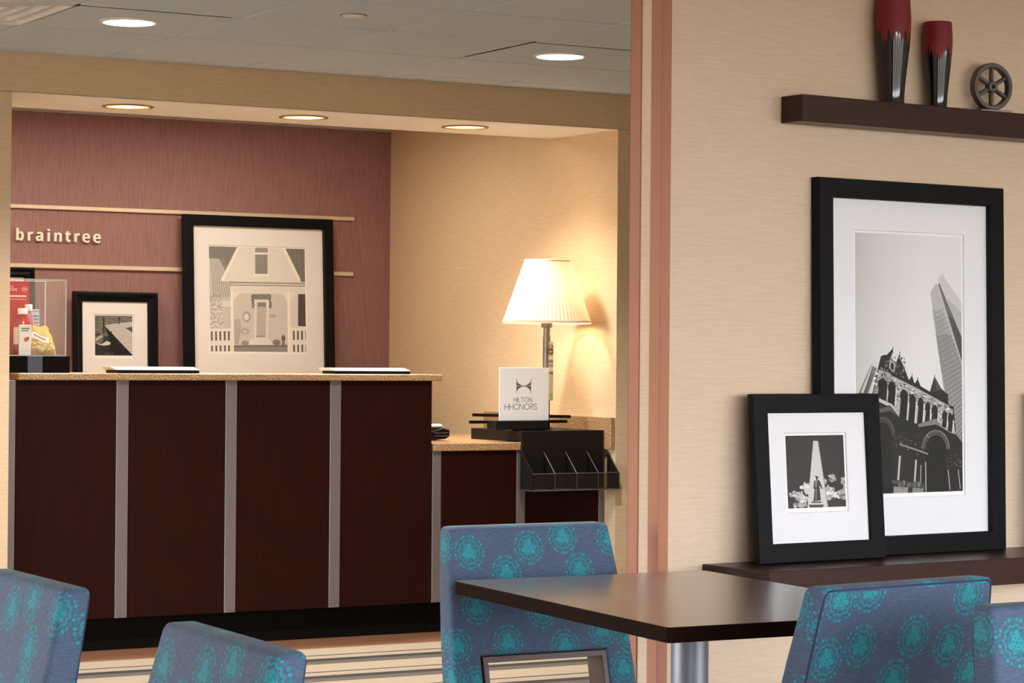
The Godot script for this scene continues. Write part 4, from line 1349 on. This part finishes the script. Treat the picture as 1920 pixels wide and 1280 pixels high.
	part("shade_trim", MB.new().lathe([Vector2(0.203, yb - 0.003), Vector2(0.207, yb), Vector2(0.2065, yb + 0.010), Vector2(0.202, yb + 0.012)], 64).mesh(60), M.shade, d)
	part("shade_trim", MB.new().lathe([Vector2(0.107, yt - 0.010), Vector2(0.1075, yt - 0.002), Vector2(0.105, yt + 0.001), Vector2(0.102, yt - 0.002)], 64).mesh(60), M.shade, d)
	for k in 3:
		part("spider_arm", MB.new().tube([Vector3(0, yt - 0.03, 0), Vector3(0.103, yt - 0.008, 0).rotated(Vector3.UP, TAU * k / 3)], 0.0018, 6).mesh(), M.grey_metal, d)
	var glow := mat(Color.WHITE, 0.5)
	glow.emission_enabled = true
	glow.emission = rgb(255, 226, 184)
	glow.emission_energy_multiplier = 3.0
	var bulb := SphereMesh.new()
	bulb.radius = 0.03
	bulb.height = 0.06
	bulb.radial_segments = 24
	bulb.rings = 12
	part("bulb", bulb, glow, d, Vector3(0, L.call(1.505), 0))
	var li := OmniLight3D.new()
	li.name = "lamp_light"
	li.light_color = rgb(255, 226, 184)
	li.light_energy = 0.13
	li.light_size = 0.06
	li.omni_range = 14.0
	li.omni_attenuation = 2.0
	li.shadow_enabled = true
	d.add_child(li)
	li.position = Vector3(0, L.call(1.505), 0)
	# striped tag strip hanging on the lamp pole
	var tp := Pic.new(32, 256, rgb(206, 190, 166))
	for k in 7:
		tp.poly([Vector2(0, 30 + k * 17), Vector2(32, 30 + k * 17), Vector2(32, 38 + k * 17 + k % 3), Vector2(0, 38 + k * 17 + k % 3)], [rgb(120, 108, 96), rgb(150, 140, 124), rgb(236, 226, 206)][k % 3])
	tp.poly([Vector2(0, 224), Vector2(32, 224), Vector2(32, 256), Vector2(0, 256)], rgb(176, 180, 104))
	d = thing("tag_strip", "striped paper tag strip clipped to the grey lamp pole", "tag", Vector3(5.787, 1.03, -9.718))
	part("strip", MB.new().span(Vector3(-0.012, 0, 0), Vector3(0.012, 0.272, -0.001)).mesh(), M.paper_card, d)
	var tm := mat(Color.WHITE, 0.6, 0.0, tp.tex())
	tm.texture_repeat = false
	part("print", MB.new().panel(0.024, 0.272, 0, 0.0004).mesh(), tm, d)
	for k in 2:
		var loop := []
		for s in 13:
			loop.append(Vector3(-0.006 + 0.016 * cos(TAU * s / 12), 0.25 - 0.024 * k + 0.007 * sin(TAU * s / 12), 0.003 + 0.006 * sin(TAU * s / 24)))
		part("wire_clip", MB.new().tube(loop, 0.0016, 6).mesh(40), M.iron, d)
	# telephone, mostly hidden behind the tall desk
	d = thing("telephone", "black desk telephone peeking from behind the tall desk end", "telephone", Vector3(5.26, 0.8446, -9.95))
	var b := MB.new()
	b.slab(PackedVector2Array([Vector2(-0.07, 0.0), Vector2(0.055, 0.008), Vector2(0.075, 0.02), Vector2(0.075, 0.05), Vector2(0.04, 0.058), Vector2(-0.07, 0.03)]), 0.18, 0.004)
	part("body", b.mesh(), M.black, d)
	part("handset", MB.new().box(Vector3(0.005, 0.066, 0.04), Vector3(0.1, 0.018, 0.045), 0.007).mesh(50), M.paper_card, d)
	for k in 2:
		part("trim_line", MB.new().box(Vector3(0.03, 0.022 + 0.014 * k, 0.091), Vector3(0.07, 0.003, 0.002)).mesh(), M.strip, d)


# ---------------------------------------------------------------- shelves, vases and pictures on the pale wall
func picture_wall() -> void:
	var o := part("wall_shelf", MB.new().span(Vector3(0, -0.0335, 0.0), Vector3(1.9, 0.0335, 0.082), 0.0015).mesh(), M.espresso, self, wing(0.2413, 1.8648, 0.0005))
	o.rotation.y = TURN
	tag(o, "dark wood floating shelf carrying the red and black vases", "shelf")
	o = part("wall_ledge", MB.new().span(Vector3(0, -0.068, 0.0), Vector3(2.4, 0.0, 0.25), 0.0015).mesh(), M.espresso, self, wing(-0.003, 0.73, 0.0005))
	o.rotation.y = TURN
	tag(o, "deep dark wood wall ledge carrying the framed city photographs", "shelf")
	var prof := [Vector2(0, 0), Vector2(0, 0.026), Vector2(0.002, 0.029), Vector2(0.048, 0.029), Vector2(0.05, 0.027), Vector2(0.05, 0.008)]
	picture_frame("framed_picture", "largest black framed photograph of a stone church under a tower", wing(0.6755, 0.7305, 0.021), TURN, 0.0195, Vector2(0.664, 0.969), prof, 0.05, Vector4(0.0015, 0.159, 0.381, 0.675), church_print())
	picture_frame("framed_picture", "small black framed photograph of a pale obelisk leaning before the largest frame", wing(0.309, 0.7305, 0.0805), TURN, 0.075, Vector2(0.424, 0.4195), [Vector2(0, 0), Vector2(0, 0.018), Vector2(0.002, 0.02), Vector2(0.046, 0.02), Vector2(0.048, 0.018), Vector2(0.048, 0.006)], 0.048, Vector4(-0.003, 0.134, 0.1936, 0.1812), obelisk_print())
	picture_frame("framed_picture", "black frame on the dark ledge right of the largest frame", wing(1.325, 0.7305, 0.07), TURN, 0.09, Vector2(0.43, 0.42), [Vector2(0, 0), Vector2(0, 0.018), Vector2(0.002, 0.02), Vector2(0.046, 0.02), Vector2(0.048, 0.018), Vector2(0.048, 0.006)], 0.048, Vector4(0, 0.134, 0.19, 0.18), dock_print())
	# vases: matt red necks, glossy black glaze running down in points
	var W := 512
	var col := Pic.new(W, 256, rgb(120, 12, 22))
	var rough := Pic.new(W, 256, Color(0.62, 0.62, 0.62))
	var x := 0.0
	while x < W:
		var wd := 8.0 + 16.0 * randf()
		var top := 62.0 + 46.0 * randf() * (0.4 + 0.6 * absf(sin(x * 0.031)))
		for c in [[col, rgb(10, 8, 9)], [rough, Color(0.06, 0.06, 0.06)]]:
			c[0].poly([Vector2(x - 4, 256), Vector2(x - 1, top + 34), Vector2(x + wd * 0.5, top), Vector2(x + wd + 1, top + 30 + 8 * sin(x)), Vector2(x + wd + 4, 256)], c[1])
		x += wd
	for c in [[col, rgb(10, 8, 9)], [rough, Color(0.06, 0.06, 0.06)]]:
		c[0].im.fill_rect(Rect2i(0, 240, W * 2, 272), c[1])
	var vm := mat(Color.WHITE, 1.0, 0.0, col.tex())
	vm.roughness_texture = rough.tex()
	vm.roughness_texture_channel = BaseMaterial3D.TEXTURE_CHANNEL_GREEN
	vm.uv1_scale = Vector3(1, -1, 1)
	vm.uv1_offset = Vector3(0.15, 1, 0)
	for k in 2:
		var h: float = [0.268, 0.2225][k]
		var r: float = [0.0475, 0.0392][k]
		var d := thing("vase", ["taller red topped vase with black glaze on the wall shelf", "shorter red topped vase with black glaze beside the iron wheel"][k], "vase", [wing(0.584, 1.8988, 0.042), wing(0.745, 1.8988, 0.042)][k], [0.2, 1.9][k], "red and black vases")
		var prof2 := []
		for s in 33:
			var t := s / 32.0
			var rr := lerpf(0.66, 1.0, smoothstep(0.0, 0.78, t)) - 0.05 * smoothstep(0.82, 1.0, t)
			prof2.append(Vector2(r * rr, h * t))
		part("body", MB.new().lathe(prof2, 64).mesh(60), vm, d)
		part("lip", MB.new().lathe([Vector2(r * 0.95, h), Vector2(r * 0.93, h + 0.002), Vector2(r * 0.86, h + 0.001), Vector2(r * 0.86, h - 0.03), Vector2(r * 0.6, 0.02), Vector2(0, 0.018)], 48).mesh(60), mat(rgb(120, 12, 22), 0.6), d)
		part("foot", MB.new().lathe([Vector2(0, 0), Vector2(r * 0.62, 0), Vector2(r * 0.665, 0.004)], 48).mesh(30), mat(rgb(10, 8, 9), 0.1), d)
	# cast iron wheel on a small plate
	var d := thing("wheel_ornament", "dark iron six spoked wheel ornament at the end of the shelf", "ornament", wing(0.945, 1.8985, 0.042), TURN - 0.16)
	part("base_plate", MB.new().span(Vector3(-0.045, 0, -0.018), Vector3(0.055, 0.007, 0.018), 0.001).mesh(), M.grey_metal, d)
	var spin := func(p: Vector3) -> Vector3: return Vector3(p.x, p.z + 0.0695, p.y)
	part("rim", MB.new().lathe([Vector2(0.0505, -0.009), Vector2(0.0525, -0.011), Vector2(0.0615, -0.011), Vector2(0.0635, -0.008), Vector2(0.0635, 0.008), Vector2(0.0615, 0.011), Vector2(0.0525, 0.011), Vector2(0.0505, 0.009), Vector2(0.049, 0.0), Vector2(0.0505, -0.009)], 56).bend(spin).mesh(35), M.iron, d)
	part("hub", MB.new().lathe([Vector2(0.006, -0.01), Vector2(0.013, -0.01), Vector2(0.0155, -0.007), Vector2(0.0155, 0.007), Vector2(0.013, 0.01), Vector2(0.006, 0.01), Vector2(0.006, -0.01)], 28).bend(spin).mesh(35), M.iron, d)
	for k in 6:
		var sp := part("spoke", MB.new().box(Vector3(0.0325, 0, 0), Vector3(0.038, 0.0105, 0.013), 0.003).mesh(), M.iron, d, Vector3(0, 0.0695, 0))
		sp.rotation.z = PI / 2 + TAU * k / 6


# ---------------------------------------------------------------- table and chairs
func dining() -> void:
	# table: corners measured, grain along its length
	var d := thing("dining_table", "dark wood topped table on a steel post before the picture wall", "table", Vector3(2.9, 0, -4.3))
	var pts := [Vector2(2.531, -3.815), Vector2(3.2, -3.80), Vector2(3.282, -4.795), Vector2(2.618, -4.814)]
	var outline := PackedVector2Array()
	for k in 4:
		var a: Vector2 = pts[k]
		for e in [(pts[(k + 3) % 4] - a).normalized(), (pts[(k + 1) % 4] - a).normalized()]:
			pass
		var e0: Vector2 = (pts[(k + 3) % 4] - a).normalized()
		var e1: Vector2 = (pts[(k + 1) % 4] - a).normalized()
		for s in 6:
			var t := s / 5.0
			outline.append((a + e0 * 0.012).lerp(a, t).lerp(a.lerp(a + e1 * 0.012, t), t) - Vector2(2.9, -4.3))
	var flat := PackedVector2Array()
	for q in outline:
		flat.append(Vector2(q.x, -q.y))
	if Geometry2D.is_polygon_clockwise(flat):
		flat.reverse()
	var top := MB.new().slab(flat, 0.03, 0.0012, 1)
	top.bend(func(p: Vector3) -> Vector3: return Vector3(p.x, p.z + 0.72, -p.y))
	part("table_top", top.mesh(40), M.table, d)
	var band := MB.new()
	for k in flat.size():
		var q0 := flat[k] * 1.0006
		var q1 := flat[(k + 1) % flat.size()] * 1.0006
		band.face([Vector3(q0.x, 0.7056, -q0.y), Vector3(q1.x, 0.7056, -q1.y), Vector3(q1.x, 0.7344, -q1.y), Vector3(q0.x, 0.7344, -q0.y)], Vector3(0, 0.735, 0))
	part("edge_band", band.mesh(), M.edge_band, d)
	part("post", MB.new().lathe([Vector2(0.0395, 0.02), Vector2(0.0395, 0.701)], 40).mesh(60), M.post, d, Vector3(-0.012, 0, 0.03))
	part("mount_plate", MB.new().box(Vector3(-0.012, 0.7005, 0.03), Vector3(0.3, 0.008, 0.3), 0.003).mesh(), M.black, d)
	part("base", MB.new().lathe([Vector2(0, 0), Vector2(0.245, 0), Vector2(0.25, 0.006), Vector2(0.24, 0.014), Vector2(0.06, 0.026), Vector2(0, 0.026)], 48).mesh(40), M.post, d, Vector3(-0.012, 0, 0.03))

	var c := chair("blue dining chair with teal medallions facing us beyond the dark table")
	c.position = Vector3(2.919, 0, -4.709)
	dup(c, Vector3(2.765, 0, -3.773), PI + 0.125, "blue medallion chair seen from behind, drawn up to the near table edge")
	dup(c, Vector3(2.863, 0, -2.764), 0.0, "blue medallion chair cut off by the right picture edge")
	dup(c, Vector3(1.117, 0, -4.167), -PI / 2, "blue medallion chair cut off by the left picture edge")
	dup(c, Vector3(1.079, 0, -3.215), -PI / 2 - 0.035, "blue medallion chair low in front of the striped carpet, second from left")


func chair(label: String) -> Node3D:
	var d := thing("dining_chair", label, "chair", Vector3.ZERO, 0.0, "blue medallion dining chairs")
	var lean := func(p: Vector3) -> Vector3:
		var th := lerpf(1.3, 0.94, clampf((p.y - 0.45) / 0.39, 0.0, 1.0))
		return Vector3(p.x, p.y, p.z * th - 0.215 - 0.22 * (p.y - 0.42))
	var poly := PackedVector2Array([
		Vector2(-0.247, 0.38), Vector2(-0.168, 0.38), Vector2(-0.168, 0.545), Vector2(-0.09, 0.545), Vector2(0.0, 0.545), Vector2(0.09, 0.545), Vector2(0.168, 0.545), Vector2(0.168, 0.38), Vector2(0.247, 0.38),
		Vector2(0.246, 0.50), Vector2(0.241, 0.60), Vector2(0.233, 0.70), Vector2(0.223, 0.79), Vector2(0.2185, 0.827), Vector2(0.216, 0.834), Vector2(0.2105, 0.839), Vector2(0.2, 0.8405),
		Vector2(0.1, 0.8407), Vector2(0.0, 0.8407), Vector2(-0.1, 0.8407), Vector2(-0.2, 0.8405), Vector2(-0.2105, 0.839), Vector2(-0.216, 0.834), Vector2(-0.2185, 0.827), Vector2(-0.223, 0.79), Vector2(-0.233, 0.70), Vector2(-0.241, 0.60), Vector2(-0.246, 0.50)])
	part("backrest", MB.new().slab(poly, 0.055, 0.011, 4).bend(lean).mesh(50), M.fabric, d)
	var trim := PackedVector2Array([Vector2(-0.1678, 0.42), Vector2(-0.154, 0.42), Vector2(-0.154, 0.531), Vector2(0.154, 0.531), Vector2(0.154, 0.42), Vector2(0.1678, 0.42), Vector2(0.1678, 0.5448), Vector2(-0.1678, 0.5448)])
	part("opening_trim", MB.new().slab(trim, 0.057, 0.001).bend(lean).mesh(), M.chair_wood, d)
	var seam := []
	for k in range(8, 29):
		var q: Vector2 = poly[k % 28]
		var inn := Vector2(q.x * 0.972, q.y - (0.006 if q.y > 0.8 else 0.0))
		seam.append(lean.call(Vector3(inn.x, inn.y, -0.0262)))
	part("piping", MB.new().tube(seam, 0.0022, 6).mesh(60), M.piping, d)
	part("seat", MB.new().box(Vector3(0, 0.41, 0.02), Vector3(0.49, 0.1, 0.44), 0.03).mesh(60), M.fabric, d)
	part("seat_rail", MB.new().box(Vector3(0, 0.345, 0.0), Vector3(0.45, 0.04, 0.4), 0.004).mesh(), M.chair_wood, d)
	for sx in [-1.0, 1.0]:
		for sz in [-1.0, 1.0]:
			var leg := MB.new().box(Vector3(0, 0.17, 0), Vector3(0.042, 0.34, 0.042), 0.003)
			leg.bend(func(p: Vector3) -> Vector3:
				var k := lerpf(0.62, 1.0, p.y / 0.34)
				return Vector3(p.x * k, p.y, p.z * k - (0.07 * (1.0 - p.y / 0.34) if sz < 0 else 0.0)))
			part("leg", leg.mesh(), M.chair_wood, d, Vector3(sx * 0.2, 0, 0.17 * sz))
	return d
